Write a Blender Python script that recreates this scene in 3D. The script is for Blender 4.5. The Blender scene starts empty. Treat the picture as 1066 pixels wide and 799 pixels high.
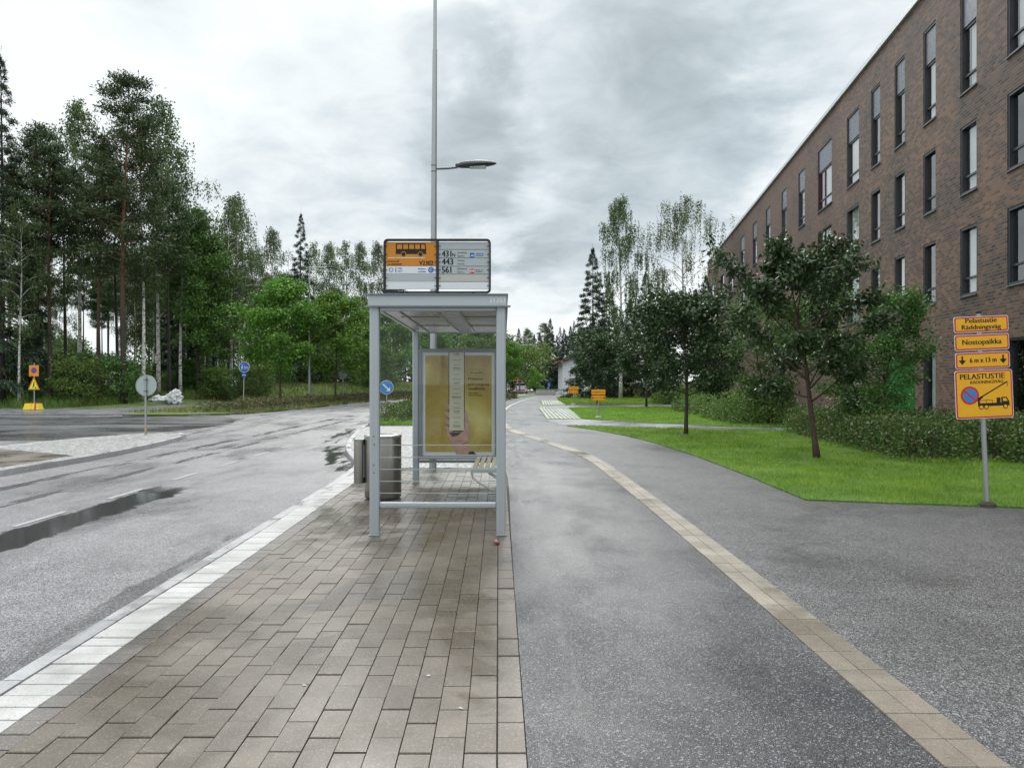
import bpy, math, random
import numpy as np
from mathutils import Vector, Matrix
R = math.radians
SC = bpy.context.scene
COL = SC.collection
# ------------------------------------------------------------------ camera, world, sun, exposure
cd = bpy.data.cameras.new('camera'); cam = bpy.data.objects.new('camera', cd); COL.objects.link(cam)
cam.location = (0, 0, 1.62); cam.rotation_euler = (R(90), 0, 0)
cd.sensor_width = 36; cd.lens = 26.0; cd.shift_y = -0.0033; cd.clip_start = 0.05; cd.clip_end = 4000
SC.camera = cam
SC.view_settings.view_transform = 'Standard'; SC.view_settings.look = 'None'
SC.view_settings.exposure = 0.20; SC.view_settings.gamma = 1.0
SUN_EL, SUN_AZ = 38, -4     # elevation, azimuth clockwise from +Y (veiled, ahead and to the left)
sl = bpy.data.lights.new('sun', 'SUN'); sl.energy = 1.2; sl.angle = R(25); sl.color = (1, .975, .94)
so = bpy.data.objects.new('sun', sl); COL.objects.link(so)
so.rotation_euler = (R(90 - SUN_EL), 0, R(180 - SUN_AZ))
W = bpy.data.worlds.new("World"); SC.world = W; W.use_nodes = True
def world():
    nt = W.node_tree; nt.nodes.clear(); N = nt.nodes.new; L = nt.links.new
    out = N('ShaderNodeOutputWorld'); bg = N('ShaderNodeBackground'); bg.inputs[1].default_value = .1
    sky = N('ShaderNodeTexSky'); sky.sky_type = 'NISHITA'; sky.sun_disc = False
    sky.sun_elevation = R(SUN_EL); sky.sun_rotation = R(SUN_AZ); sky.dust_density = 3
    L(sky.outputs[0], bg.inputs[0])
    tc = N('ShaderNodeTexCoord'); sp = N('ShaderNodeSeparateXYZ'); L(tc.outputs['Generated'], sp.inputs[0])
    def m(op, a, b=None, c=None, clamp=False):
        n = N('ShaderNodeMath'); n.operation = op; n.use_clamp = clamp
        for i, v in enumerate((a, b, c)):
            if v is None: continue
            if isinstance(v, (int, float)): n.inputs[i].default_value = v
            else: L(v, n.inputs[i])
        return n.outputs[0]
    zc = m('MAXIMUM', sp.outputs[2], 0.0); den = m('ADD', zc, .22)
    cx = m('DIVIDE', sp.outputs[0], den); cy = m('DIVIDE', sp.outputs[1], den)
    cv = N('ShaderNodeCombineXYZ'); L(cx, cv.inputs[0]); L(cy, cv.inputs[1])
    def noise(scale, det, rough, off, dist=0.0):
        mp = N('ShaderNodeMapping'); L(cv.outputs[0], mp.inputs[0]); mp.inputs['Location'].default_value = off
        n = N('ShaderNodeTexNoise'); L(mp.outputs[0], n.inputs['Vector']); n.inputs['Scale'].default_value = scale
        n.inputs['Detail'].default_value = det; n.inputs['Roughness'].default_value = rough
        n.inputs['Distortion'].default_value = dist
        return n.outputs[0]
    n1 = noise(.9, 7, .52, (3.2, 1.7, 0), .25); n2 = noise(2.4, 6, .55, (7.1, 2.2, 4), .3); n3 = noise(5.5, 5, .6, (1.1, 9.2, 2), .5)
    # a heavy grey bank up ahead to the right, its rim broken by the noise
    def bank(dx, dy, dz, lo, hi):
        v = Vector((dx, dy, dz)).normalized()
        dp = N('ShaderNodeVectorMath'); dp.operation = 'DOT_PRODUCT'; L(tc.outputs['Generated'], dp.inputs[0]); dp.inputs[1].default_value = v
        d = m('ADD', dp.outputs['Value'], m('MULTIPLY', m('SUBTRACT', n2, .5), .16))
        mr = N('ShaderNodeMapRange'); mr.interpolation_type = 'SMOOTHSTEP'; L(d, mr.inputs[0])
        mr.inputs[1].default_value = lo; mr.inputs[2].default_value = hi
        return mr.outputs[0]
    b1 = bank(.15, .93, .30, .945, 1.0); b2 = bank(.42, .85, .5, .93, 1.0); b3 = bank(-.14, .95, .30, .975, 1.0)
    v = m('ADD', m('MULTIPLY', n1, .55), m('MULTIPLY', n2, .45))
    mr = N('ShaderNodeMapRange'); L(v, mr.inputs[0]); mr.inputs[1].default_value = .30; mr.inputs[2].default_value = .66
    lum = m('SUBTRACT', mr.outputs[0], m('MULTIPLY', b1, .66))
    lum = m('SUBTRACT', lum, m('MULTIPLY', b2, .30)); lum = m('SUBTRACT', lum, m('MULTIPLY', b3, .25), clamp=False)
    lum = m('ADD', m('ADD', lum, m('MULTIPLY', m('SUBTRACT', n3, .5), .7)), .42, clamp=True)
    cr = N('ShaderNodeValToRGB'); L(lum, cr.inputs[0])
    e = cr.color_ramp.elements; e[0].position = 0; e[0].color = (.40, .47, .51, 1); e[1].position = 1; e[1].color = (.93, .985, 1.0, 1)
    q = e.new(.38); q.color = (.60, .68, .73, 1); q = e.new(.68); q.color = (.80, .86, .89, 1)
    cb = N('ShaderNodeBackground'); L(cr.outputs[0], cb.inputs[0])
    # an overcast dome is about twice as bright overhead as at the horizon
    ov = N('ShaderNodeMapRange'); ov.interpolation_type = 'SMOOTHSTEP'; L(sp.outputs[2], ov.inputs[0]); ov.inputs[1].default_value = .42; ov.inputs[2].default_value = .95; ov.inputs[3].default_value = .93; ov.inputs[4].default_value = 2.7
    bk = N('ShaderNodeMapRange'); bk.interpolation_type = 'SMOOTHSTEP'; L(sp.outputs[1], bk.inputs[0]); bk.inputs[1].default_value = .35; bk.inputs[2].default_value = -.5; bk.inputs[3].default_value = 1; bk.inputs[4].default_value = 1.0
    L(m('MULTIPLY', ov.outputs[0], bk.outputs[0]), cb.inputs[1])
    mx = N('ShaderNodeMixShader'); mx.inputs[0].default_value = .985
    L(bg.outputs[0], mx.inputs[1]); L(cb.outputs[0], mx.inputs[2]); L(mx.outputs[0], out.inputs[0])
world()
# ------------------------------------------------------------------ materials
MATS = {}
class NT:
    def __init__(s, name):
        s.mat = bpy.data.materials.new(name); s.mat.use_nodes = True; s.nt = s.mat.node_tree
        s.b = s.nt.nodes['Principled BSDF']; MATS[name] = s.mat
    def n(s, t, **k):
        n = s.nt.nodes.new(t)
        for a, v in k.items(): setattr(n, a, v)
        return n
    def l(s, a, b): s.nt.links.new(a, b)
    def co(s, kind='Object', scale=(1, 1, 1), rot=(0, 0, 0), loc=(0, 0, 0)):
        t = s.n('ShaderNodeTexCoord'); m = s.n('ShaderNodeMapping'); s.l(t.outputs[kind], m.inputs[0])
        m.inputs['Scale'].default_value = scale; m.inputs['Rotation'].default_value = rot; m.inputs['Location'].default_value = loc
        return m.outputs[0]
    def noise(s, vec, scale, det=3, rough=.5, dist=0):
        n = s.n('ShaderNodeTexNoise'); s.l(vec, n.inputs['Vector']); n.inputs['Scale'].default_value = scale
        n.inputs['Detail'].default_value = det; n.inputs['Roughness'].default_value = rough; n.inputs['Distortion'].default_value = dist
        return n.outputs[0]
    def voro(s, vec, scale, out='Color'):
        n = s.n('ShaderNodeTexVoronoi'); s.l(vec, n.inputs['Vector']); n.inputs['Scale'].default_value = scale
        return n.outputs[out]
    def ramp(s, f, stops):
        c = s.n('ShaderNodeValToRGB'); s.l(f, c.inputs[0]); e = c.color_ramp.elements
        for i, (p, col) in enumerate(stops):
            if not isinstance(col, (tuple, list)): col = (col, col, col)
            if i < 2: x = e[i]; x.position = p
            else: x = e.new(p)
            x.color = (*col, 1)
        return c.outputs[0]
    def mr(s, f, a, b, c, d):
        m = s.n('ShaderNodeMapRange'); s.l(f, m.inputs[0])
        for i, v in zip((1, 2, 3, 4), (a, b, c, d)): m.inputs[i].default_value = v
        return m.outputs[0]
    def math(s, op, a, b=None, clamp=False):
        n = s.n('ShaderNodeMath', operation=op, use_clamp=clamp)
        for i, v in enumerate((a, b)):
            if v is None: continue
            if isinstance(v, (int, float)): n.inputs[i].default_value = v
            else: s.l(v, n.inputs[i])
        return n.outputs[0]
    def mix(s, f, a, b, mode='MIX'):
        n = s.n('ShaderNodeMix', data_type='RGBA', blend_type=mode)
        for i, v in ((0, f), (6, a), (7, b)):
            if isinstance(v, (int, float)): n.inputs[i].default_value = v
            elif isinstance(v, (tuple, list)): n.inputs[i].default_value = (*v, 1)
            else: s.l(v, n.inputs[i])
        return n.outputs[2]
    def bump(s, h, strength, dist=.01):
        b = s.n('ShaderNodeBump'); s.l(h, b.inputs['Height']); b.inputs['Strength'].default_value = strength; b.inputs['Distance'].default_value = dist
        s.l(b.outputs[0], s.b.inputs['Normal']); return b
    def setc(s, c):
        if isinstance(c, (tuple, list)): s.b.inputs['Base Color'].default_value = (*c, 1)
        else: s.l(c, s.b.inputs['Base Color'])
    def rough(s, r):
        if isinstance(r, (int, float)): s.b.inputs['Roughness'].default_value = r
        else: s.l(r, s.b.inputs['Roughness'])

def plain(name, c, r=.5, metal=0, var=.12, vs=6.0, bump=0, coat=0):
    t = NT(name); v = t.co()
    n = t.noise(v, vs, 4, .6)
    t.setc(t.mix(n, tuple(x * (1 - var) for x in c), tuple(min(1, x * (1 + var)) for x in c)))
    t.rough(t.mr(n, .3, .7, max(.03, r - .08), min(1, r + .08))); t.b.inputs['Metallic'].default_value = metal
    if coat: t.b.inputs['Coat Weight'].default_value = coat
    if bump: t.bump(t.noise(v, vs * 12, 3), bump, .004)
    return t.mat

def asphalt(name, base, speck, wet_lo, wet_hi, wscale, wet_bias, rr=(.22, .62), xs=1.0, grain=1.0, sp_amt=.5, bands=None):
    """wet asphalt: dark binder with pale chippings, damp in patches"""
    t = NT(name); v = t.co(); vs = t.co(scale=(xs, 1, 1))
    cell = t.voro(v, 150 * grain, 'Color'); sx = t.n('ShaderNodeSeparateColor'); t.l(cell, sx.inputs[0])
    cell2 = t.voro(v, 60 * grain, 'Color'); sy = t.n('ShaderNodeSeparateColor'); t.l(cell2, sy.inputs[0])
    big = t.noise(vs, wscale, 5, .6, .4); mid = t.noise(v, 2.2, 4, .6)
    c = t.mix(t.mr(mid, .3, .7, 0, 1), tuple(x * .82 for x in base), tuple(x * 1.15 for x in base))
    g1 = t.math('POWER', sx.outputs[1], 1.8); vr = t.math('ADD', .35, t.math('MULTIPLY', g1, 1.75)); vr = t.math('MULTIPLY', vr, t.mr(sy.outputs[1], 0, 1, .72, 1.28))
    vc = t.n('ShaderNodeCombineColor'); [t.l(vr, vc.inputs[i]) for i in range(3)]; c = t.mix(1.0, c, vc.outputs[0], 'MULTIPLY')
    c = t.mix(t.math('MULTIPLY', t.mr(sx.outputs[0], .88, .97, 0, 1), sp_amt), c, speck)
    wet = t.mr(big, wet_lo, wet_hi, 0, 1)
    wet = t.math('ADD', wet, wet_bias, clamp=True)
    if bands:      # water standing in ruts and along the kerb: (x centre, half width, y start, y end, slope of x per y)
        sp = t.n('ShaderNodeSeparateXYZ'); t.l(t.co(), sp.inputs[0]); dn = t.noise(t.co(), 1.4, 5, .65, .3); dn2 = t.noise(t.co(scale=(1, .25, 1)), 3.5, 4, .6)
        for bx_, hw, ya, yb, slp, amt in bands:
            xx = t.math('SUBTRACT', t.math('SUBTRACT', sp.outputs[0], bx_), t.math('MULTIPLY', t.math('SUBTRACT', sp.outputs[1], ya), slp))
            ax_ = t.math('ABSOLUTE', t.math('ADD', xx, t.math('MULTIPLY', t.math('SUBTRACT', dn, .5), hw*1.6)))
            mk = t.mr(ax_, hw*.78, hw*1.02, 1, 0)
            e1 = t.mr(t.math('ADD', sp.outputs[1], t.math('MULTIPLY', dn2, 1.2)), ya, ya+.6, 0, 1); e2 = t.mr(t.math('ADD', sp.outputs[1], t.math('MULTIPLY', dn2, 1.6)), yb, yb+.7, 1, 0)
            mk = t.math('MULTIPLY', t.math('MULTIPLY', mk, t.math('MULTIPLY', e1, e2)), amt)
            if amt < 1: mk = t.math('MULTIPLY', mk, t.mr(dn2, .38, .55, 0, 1))
            c = t.mix(t.math('MULTIPLY', mk, .8 if amt in (1.0, .9, .95) else .45), c, (.016, .017, .018)); wet = t.math('MAXIMUM', wet, t.math('MULTIPLY', mk, 1.25))
    c = t.mix(t.math('MULTIPLY', wet, .35), c, tuple(x * .40 for x in base))
    t.setc(c); t.rough(t.mr(wet, 0, 1.25, rr[1], .06 if name == 'road_asphalt' else rr[0])); sn = t.noise(t.co(scale=(1, .45, 1)), .9, 5, .65); spc = t.mr(sn, .30, .75, .22, .62 if name != 'forecourt_asphalt' else .4)
    if name == 'path_asphalt':     # the dip beside the shelter holds the most water
        s3 = t.n('ShaderNodeSeparateXYZ'); t.l(t.co(), s3.inputs[0]); dx_ = t.mr(t.math('ABSOLUTE', t.math('SUBTRACT', s3.outputs[0], .70)), .15, .95, 1, 0); dy_ = t.mr(t.math('ABSOLUTE', t.math('SUBTRACT', s3.outputs[1], 9.5)), 2.0, 6.5, 1, 0)
        spc = t.math('ADD', spc, t.math('MULTIPLY', t.math('MULTIPLY', dx_, dy_), t.mr(sn, .40, .58, .1, .9)), clamp=True)
    t.l(spc, t.b.inputs['Specular IOR Level']) 
    h = t.math('ADD', t.math('MULTIPLY', t.voro(v, 150 * grain, 'Distance'), 1.0), t.math('MULTIPLY', t.noise(v, 30, 3), .6))
    b = t.bump(h, .5, .004); t.l(t.mr(wet, 0, 1.25, .7, .10 if name != 'road_asphalt' else .02), b.inputs['Strength'])
    return t.mat

def leafmat(name, c1, c2, c3=None, r=.5, trans=.22, scale=.9, c4=None):
    t = NT(name); g = t.n('ShaderNodeNewGeometry'); v = t.co()
    n = t.noise(v, scale, 3, .6)
    c = t.mix(t.mr(n, .35, .65, 0, 1), c1, c2)
    if c3: c = t.mix(t.mr(g.outputs['Random Per Island'], .55, 1, 0, .9), c, c3)
    if c4: c = t.mix(t.mr(g.outputs['Random Per Island'], .92, .94, 0, 1), c, c4)
    oi = t.n('ShaderNodeObjectInfo'); hs = t.n('ShaderNodeHueSaturation'); t.l(c, hs.inputs['Color'])
    t.l(t.mr(oi.outputs['Random'], 0, 1, .488, .512), hs.inputs['Hue']); t.l(t.mr(oi.outputs['Random'], 0, 1, .85, 1.18), hs.inputs['Value'])
    c = hs.outputs[0]
    t.setc(c); t.rough(r); t.b.inputs['Specular IOR Level'].default_value = .35
    tr = t.n('ShaderNodeBsdfTranslucent'); t.l(c, tr.inputs[0]); mx = t.n('ShaderNodeMixShader'); mx.inputs[0].default_value = trans
    out = t.nt.nodes['Material Output']; t.l(t.b.outputs[0], mx.inputs[1]); t.l(tr.outputs[0], mx.inputs[2]); t.l(mx.outputs[0], out.inputs[0])
    return t.mat

def bark(name, c1, c2, scale=(18, 18, 3), bump=.6, low=None):
    t = NT(name); v = t.co(scale=scale); n = t.noise(v, 1, 5, .65, .5)
    c = t.mix(t.mr(n, .35, .65, 0, 1), c1, c2)
    if low:   # a trunk whose bark changes with height (old plates below)
        sp = t.n('ShaderNodeSeparateXYZ'); t.l(t.co(), sp.inputs[0])
        f = t.math('ADD', sp.outputs[2], t.math('MULTIPLY', t.noise(t.co(scale=(2, 2, .6)), 1, 3), 4))
        c = t.mix(t.mr(f, low[1], low[2], 1, 0), c, low[0])
    t.setc(c); t.rough(.85); t.bump(n, bump, .02); return t.mat

def birchbark():
    t = NT('birch_bark'); v = t.co(scale=(5, 5, 16)); n = t.noise(v, .9, 4, .6, .3)
    v2 = t.co(scale=(3, 3, 4)); n2 = t.noise(v2, 1.2, 4, .7, .8)
    c = t.ramp(n, [(0, (.05, .045, .04)), (.40, (.06, .055, .05)), (.46, (.62, .6, .56)), (1, (.75, .73, .7))])
    c = t.mix(t.mr(n2, .56, .64, 0, 1), c, (.05, .045, .04)); t.setc(c); t.rough(.75); return t.mat

def facade(name, c1, c2, c3, mortar):
    t = NT(name); tc = t.n('ShaderNodeTexCoord'); s = t.n('ShaderNodeSeparateXYZ'); t.l(tc.outputs['Object'], s.inputs[0])
    cv = t.n('ShaderNodeCombineXYZ'); t.l(t.math('ADD', s.outputs[0], s.outputs[1]), cv.inputs[0]); t.l(s.outputs[2], cv.inputs[1])
    b = t.n('ShaderNodeTexBrick'); t.l(cv.outputs[0], b.inputs['Vector']); b.inputs['Scale'].default_value = 1
    b.inputs['Brick Width'].default_value = .23; b.inputs['Row Height'].default_value = .088; b.inputs['Mortar Size'].default_value = .009
    b.inputs['Mortar Smooth'].default_value = .1; b.inputs['Bias'].default_value = 0
    b.inputs['Color1'].default_value = (0, 0, 0, 1); b.inputs['Color2'].default_value = (1, 1, 1, 1); b.inputs['Mortar'].default_value = (.5, .5, .5, 1)
    g = t.n('ShaderNodeSeparateColor'); t.l(b.outputs['Color'], g.inputs[0])
    n = t.noise(cv.outputs[0], .35, 4, .6)
    f = t.math('ADD', t.math('MULTIPLY', g.outputs[0], .8), t.math('MULTIPLY', t.mr(n, .3, .7, -.2, .45), 1))
    c = t.ramp(f, [(0, c1), (.5, c2), (1, c3), (.25, tuple(x * .8 for x in c2))])
    c = t.mix(t.mr(t.noise(cv.outputs[0], 14, 3, .7), .4, .75, 0, .35), c, (.03, .026, .025))
    c = t.mix(b.outputs['Fac'], c, mortar); t.setc(c)
    t.rough(.72); inv = t.math('SUBTRACT', 1, b.outputs['Fac']); t.bump(t.math('ADD', inv, t.math('MULTIPLY', t.noise(cv.outputs[0], 60, 2), .3)), .6, .012); return t.mat

asphalt('road_asphalt', (.160, .152, .158), (.58, .56, .57), .45, .75, .35, .0, (.3, .44), xs=2.5, grain=1.0, sp_amt=.6,
  bands=[(-5.42,.36,1.0,12.2,-.002,1.0),(-8.15,.16,6,34,.006,.7),(-7.0,.12,6,34,-.006,.6),(-3.3,.34,14.4,20.0,-.26,.9),(-5.05,.25,20.5,27,-.12,.8),(-2.95,.16,1,9,-.012,.55),(-9.2,.1,17,30,-.16,.6)])
asphalt('side_asphalt', (.075, .075, .08), (.25, .25, .25), .42, .58, .30, .10, (.12, .5), xs=.5, grain=.8)
asphalt('path_asphalt', (.040, .040, .043), (.42, .42, .42), .30, .74, .8, .0, (.20, .40), xs=1.3, sp_amt=.62, grain=1.0,
  bands=[(.30,.16,1,30,-.018,.55),(1.02,.006,1.2,4.6,-.13,.9),(1.35,.10,2,24,-.01,.35)])
asphalt('forecourt_asphalt', (.080, .077, .079), (.44, .43, .42), .5, .75, .5, .05, (.22, .42), sp_amt=.62, grain=1.0)
asphalt('pale_asphalt', (.21, .21, .215), (.4, .4, .4), .4, .6, .5, .1, (.2, .4))
asphalt('wet_patch', (.022, .023, .026), (.08, .08, .08), .3, .5, 1.0, .6, (.08, .22), sp_amt=.3)
def paver(name, c1, c2, c3, wscale=.7, wb=.0):
    t = NT(name); g = t.n('ShaderNodeNewGeometry'); v = t.co()
    c = t.mix(g.outputs['Random Per Island'], c1, c2)
    big = t.noise(v, wscale, 4, .6, .5); wet = t.math('ADD', t.mr(big, .42, .62, 0, 1), wb, clamp=True)
    c = t.mix(t.math('MULTIPLY', t.mr(t.noise(v, 3, 4, .65), .35, .7, 0, 1), .55), c, c3)
    sp = t.voro(v, 160, 'Color'); ss = t.n('ShaderNodeSeparateColor'); t.l(sp, ss.inputs[0])
    c = t.mix(t.mr(ss.outputs[0], .8, 1, 0, .3), c, (.45, .43, .4))
    c = t.mix(t.mr(ss.outputs[1], .8, 1, 0, .4), c, (.04, .035, .03))
    c = t.mix(t.math('MULTIPLY', wet, .35), c, tuple(x * .5 for x in c1)); t.setc(c)
    t.rough(t.mr(wet, 0, 1, .58, .20)); b = t.bump(t.noise(v, 170, 2, .6), .28, .004); t.l(t.mr(wet, 0, 1, .32, .12), b.inputs['Strength']); return t.mat
paver('brown_paver', (.108, .086, .064), (.160, .131, .101), (.075, .059, .043), .7, .22)
paver('dark_paver', (.105, .09, .08), (.17, .15, .135), (.09, .08, .07))
paver('white_paver', (.38, .375, .36), (.49, .48, .465), (.30, .29, .275), 1.2, -.1)
paver('strip_paver', (.21, .175, .135), (.30, .26, .21), (.15, .125, .10))
paver('granite', (.33, .33, .335), (.42, .42, .42), (.22, .22, .22), 2)
paver('concrete_bar', (.28, .28, .275), (.36, .36, .35), (.2, .2, .19), 2)
def cobbles():
    t = NT('pale_cobbles'); v = t.co(); n = t.n('ShaderNodeTexVoronoi'); t.l(v, n.inputs['Vector']); n.inputs['Scale'].default_value = 9
    ed = t.n('ShaderNodeTexVoronoi', feature='DISTANCE_TO_EDGE'); t.l(v, ed.inputs['Vector']); ed.inputs['Scale'].default_value = 9
    s = t.n('ShaderNodeSeparateColor'); t.l(n.outputs['Color'], s.inputs[0])
    c = t.ramp(s.outputs[0], [(0, (.20, .20, .195)), (1, (.42, .41, .40)), (.5, (.31, .31, .30))])
    c = t.mix(t.mr(ed.outputs['Distance'], .02, .09, 1, 0), c, (.13, .125, .11)); t.setc(c); t.rough(.45)
    t.bump(t.mr(ed.outputs['Distance'], 0, .12, 0, 1), .7, .02); return t.mat
cobbles()
plain('sand_bed', (.022, .020, .018), .7, bump=.4, vs=20)
plain('marking_paint', (.31, .31, .31), .5, var=.25, vs=18)
t = NT('soil'); v = t.co(); t.setc(t.ramp(t.noise(v, 1.6, 6, .7), [(.3, (.03, .024, .016)), (.7, (.055, .07, .022)), (.5, (.045, .038, .024))])); t.rough(.9); t.bump(t.noise(v, 20, 4), .8, .04)
t = NT('turf'); v = t.co(); t.setc(t.ramp(t.noise(v, .8, 6, .7), [(.3, (.050, .115, .014)), (.7, (.115, .215, .028)), (.5, (.075, .16, .018))])); t.rough(.8); t.bump(t.noise(v, 70, 4, .7), .9, .03)
t = NT('meadow'); v = t.co(); t.setc(t.ramp(t.noise(v, .35, 6, .7), [(.3, (.045, .085, .016)), (.7, (.14, .15, .035)), (.5, (.075, .12, .022))])); t.rough(.9); t.bump(t.noise(v, 25, 4), .8, .05)
leafmat('lawn_blade', (.085, .20, .012), (.21, .35, .028), (.33, .38, .07), trans=.3, scale=1.1)
leafmat('meadow_blade', (.075, .125, .022), (.17, .19, .045), (.26, .23, .10), trans=.3, scale=.3)
leafmat('weed_leaf', (.06, .13, .022), (.12, .22, .036), (.20, .21, .06), trans=.3, scale=.4)
leafmat('pine_needles', (.026, .052, .018), (.056, .096, .030), (.085, .125, .042), scale=.5, trans=.12)
leafmat('spruce_needles', (.016, .036, .020), (.032, .060, .028), (.045, .078, .033), scale=.5, trans=.1)
leafmat('birch_leaves', (.042, .078, .022), (.085, .130, .038), (.125, .165, .055), scale=.35, trans=.28)
leafmat('alder_leaves', (.046, .105, .020), (.095, .18, .032), (.15, .22, .045), scale=.5, trans=.2)
leafmat('maple_leaves', (.045, .115, .012), (.11, .225, .024), (.18, .30, .04), scale=.8, trans=.25)
leafmat('dark_leaves', (.018, .044, .014), (.042, .088, .024), (.095, .135, .060), r=.36, scale=1.3, trans=.14)
leafmat('mid_leaves', (.045, .11, .022), (.085, .175, .035), (.13, .20, .055), r=.45, scale=1.3, trans=.22)
leafmat('hedge_leaves', (.045, .12, .022), (.095, .20, .038), (.20, .17, .075), r=.5, scale=1.6, trans=.2)
leafmat('hedge_young_leaves', (.065, .14, .025), (.13, .22, .045), (.18, .24, .06), r=.5, scale=1.2, trans=.25)
leafmat('cover_leaves', (.05, .075, .02), (.09, .085, .035), (.15, .085, .045), r=.55, scale=.7, trans=.2)
leafmat('pink_petal', (.62, .48, .46), (.74, .68, .64), (.5, .28, .26), r=.6, scale=3, trans=.3)
leafmat('sapling_leaves', (.07, .19, .015), (.13, .29, .03), (.17, .32, .05), scale=1.2, trans=.3)
bark('pine_bark', (.20, .095, .050), (.12, .06, .04), low=((.045, .034, .028), 7, 13))
bark('dark_bark', (.040, .032, .027), (.020, .017, .016))
bark('young_bark', (.075, .060, .048), (.035, .028, .024), scale=(40, 40, 8))
bark('red_bark', (.10, .058, .042), (.04, .027, .022), scale=(30, 30, 12)); birchbark()
facade('brown_brick', (.026, .018, .016), (.100, .058, .040), (.215, .115, .064), (.125, .104, .090))
facade('red_brick', (.040, .026, .021), (.120, .064, .045), (.180, .092, .060), (.11, .088, .076))
def brushed(name, c, r, metal=1, sc=(90, 90, 2)):
    t = NT(name); v = t.co(scale=sc); n = t.noise(v, 1, 3, .6)
    t.setc(t.mix(n, tuple(x * .93 for x in c), tuple(min(1, x * 1.06) for x in c))); t.rough(t.mr(n, .3, .7, r - .04, r + .06)); t.b.inputs['Metallic'].default_value = metal
    return t.mat
brushed('aluminium', (.42, .46, .485), .42, .5); brushed('aluminium_dark', (.20, .225, .235), .45, .5)
brushed('galvanised', (.36, .38, .39), .42, .7, (30, 30, 6)); brushed('galvanised_dark', (.13, .145, .155), .4, .6, (30, 30, 6))
brushed('stainless', (.26, .245, .22), .30, .95, (45, 45, .4)); brushed('stainless_bright', (.5, .49, .47), .3, .9)
plain('ceiling_panel', (.33, .325, .31), .30, var=.08, vs=1.5); plain('luminaire_grey', (.035, .042, .045), .4, .3)
t = NT('lens'); t.setc((.5, .52, .52)); t.rough(.15); t.b.inputs['Coat Weight'].default_value = .5
plain('black_frame', (.006, .006, .007), .5); plain('sign_black', (.006, .006, .006), .7)
plain('sign_amber', (.52, .19, .004), .5, var=.10); plain('sign_yellow', (.74, .37, .004), .45, var=.07); plain('sign_orange', (.70, .25, .015), .4)
plain('sign_red', (.50, .018, .02), .4); plain('sign_white', (.62, .65, .67), .4, var=.04); plain('sign_grey', (.36, .40, .41), .4, var=.05)
plain('sign_beige', (.42, .42, .38), .4, var=.05); plain('sign_blue', (.012, .075, .36), .35); plain('sign_lightblue', (.035, .19, .48), .4)
plain('sign_back', (.34, .40, .38), .45, var=.04); plain('lemon_yellow', (.75, .55, .02), .45); plain('fluoro_yellow', (.75, .80, .02), .4)
plain('ink_grey', (.10, .10, .09), .5); plain('red_decal', (.55, .03, .04), .4); plain('icon_blue', (.01, .09, .42), .4)
plain('window_frame', (.030, .036, .044), .35); plain('window_panel', (.115, .135, .165), .3); plain('window_sill_metal', (.10, .115, .13), .35)
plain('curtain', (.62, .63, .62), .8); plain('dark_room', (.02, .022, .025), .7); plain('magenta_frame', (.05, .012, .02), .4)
plain('green_door', (.012, .13, .018), .4); plain('coping', (.60, .63, .65), .4, .3); plain('roofing', (.05, .05, .05), .8)
plain('house_white', (.68, .70, .72), .6); plain('tile_red', (.20, .07, .05), .7); plain('slat_wood', (.40, .36, .28), .6, var=.35, vs=9)
plain('car_white', (.66, .64, .64), .25, coat=.5); plain('rubber', (.02, .02, .02), .8); plain('concrete', (.38, .38, .37), .7, bump=.2)
plain('bag_white', (.68, .69, .70), .45, var=.1, vs=4); plain('bag_green', (.10, .30, .20), .45); plain('litter_red', (.20, .02, .02), .5, var=.3, vs=60); plain('litter_pale', (.38, .24, .20), .5)
def pane(name, tint, transp):
    t = NT(name); tr = t.n('ShaderNodeBsdfTransparent'); tr.inputs[0].default_value = (*tint, 1)
    gl = t.n('ShaderNodeBsdfGlossy'); gl.inputs[1].default_value = .015; lw = t.n('ShaderNodeLayerWeight'); lw.inputs[0].default_value = .5
    fz = t.math('ADD', .04, t.math('MULTIPLY', t.math('POWER', lw.outputs['Facing'], 4.0), .9))
    mx = t.n('ShaderNodeMixShader'); t.l(t.math('MULTIPLY', fz, transp, clamp=True), mx.inputs[0]); t.l(tr.outputs[0], mx.inputs[1]); t.l(gl.outputs[0], mx.inputs[2])
    t.l(mx.outputs[0], t.nt.nodes['Material Output'].inputs[0]); return t.mat
pane('clear_glass', (.97, .985, .98), .8); pane('window_glass', (.86, .90, .90), 1.9)
t = NT('car_glass'); t.setc((.02, .02, .025)); t.rough(.05)
def poster_gold():
    t = NT('poster_gold'); v = t.co(scale=(2, 2, 1.4)); n = t.noise(v, .9, 3, .5, .8)
    t.setc(t.ramp(n, [(.25, (.27, .165, .015)), (.8, (.62, .55, .19)), (.5, (.40, .30, .045))])); t.rough(.35)
    t.bump(t.noise(t.co(scale=(3, 3, 2)), 2.5, 3, .5, 1), .5, .03); return t.mat
poster_gold(); plain('poster_ruler', (.58, .56, .42), .4); plain('poster_skin', (.46, .27, .21), .5, var=.45, vs=14); plain('poster_shade', (.16, .075, .06), .5)

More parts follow.
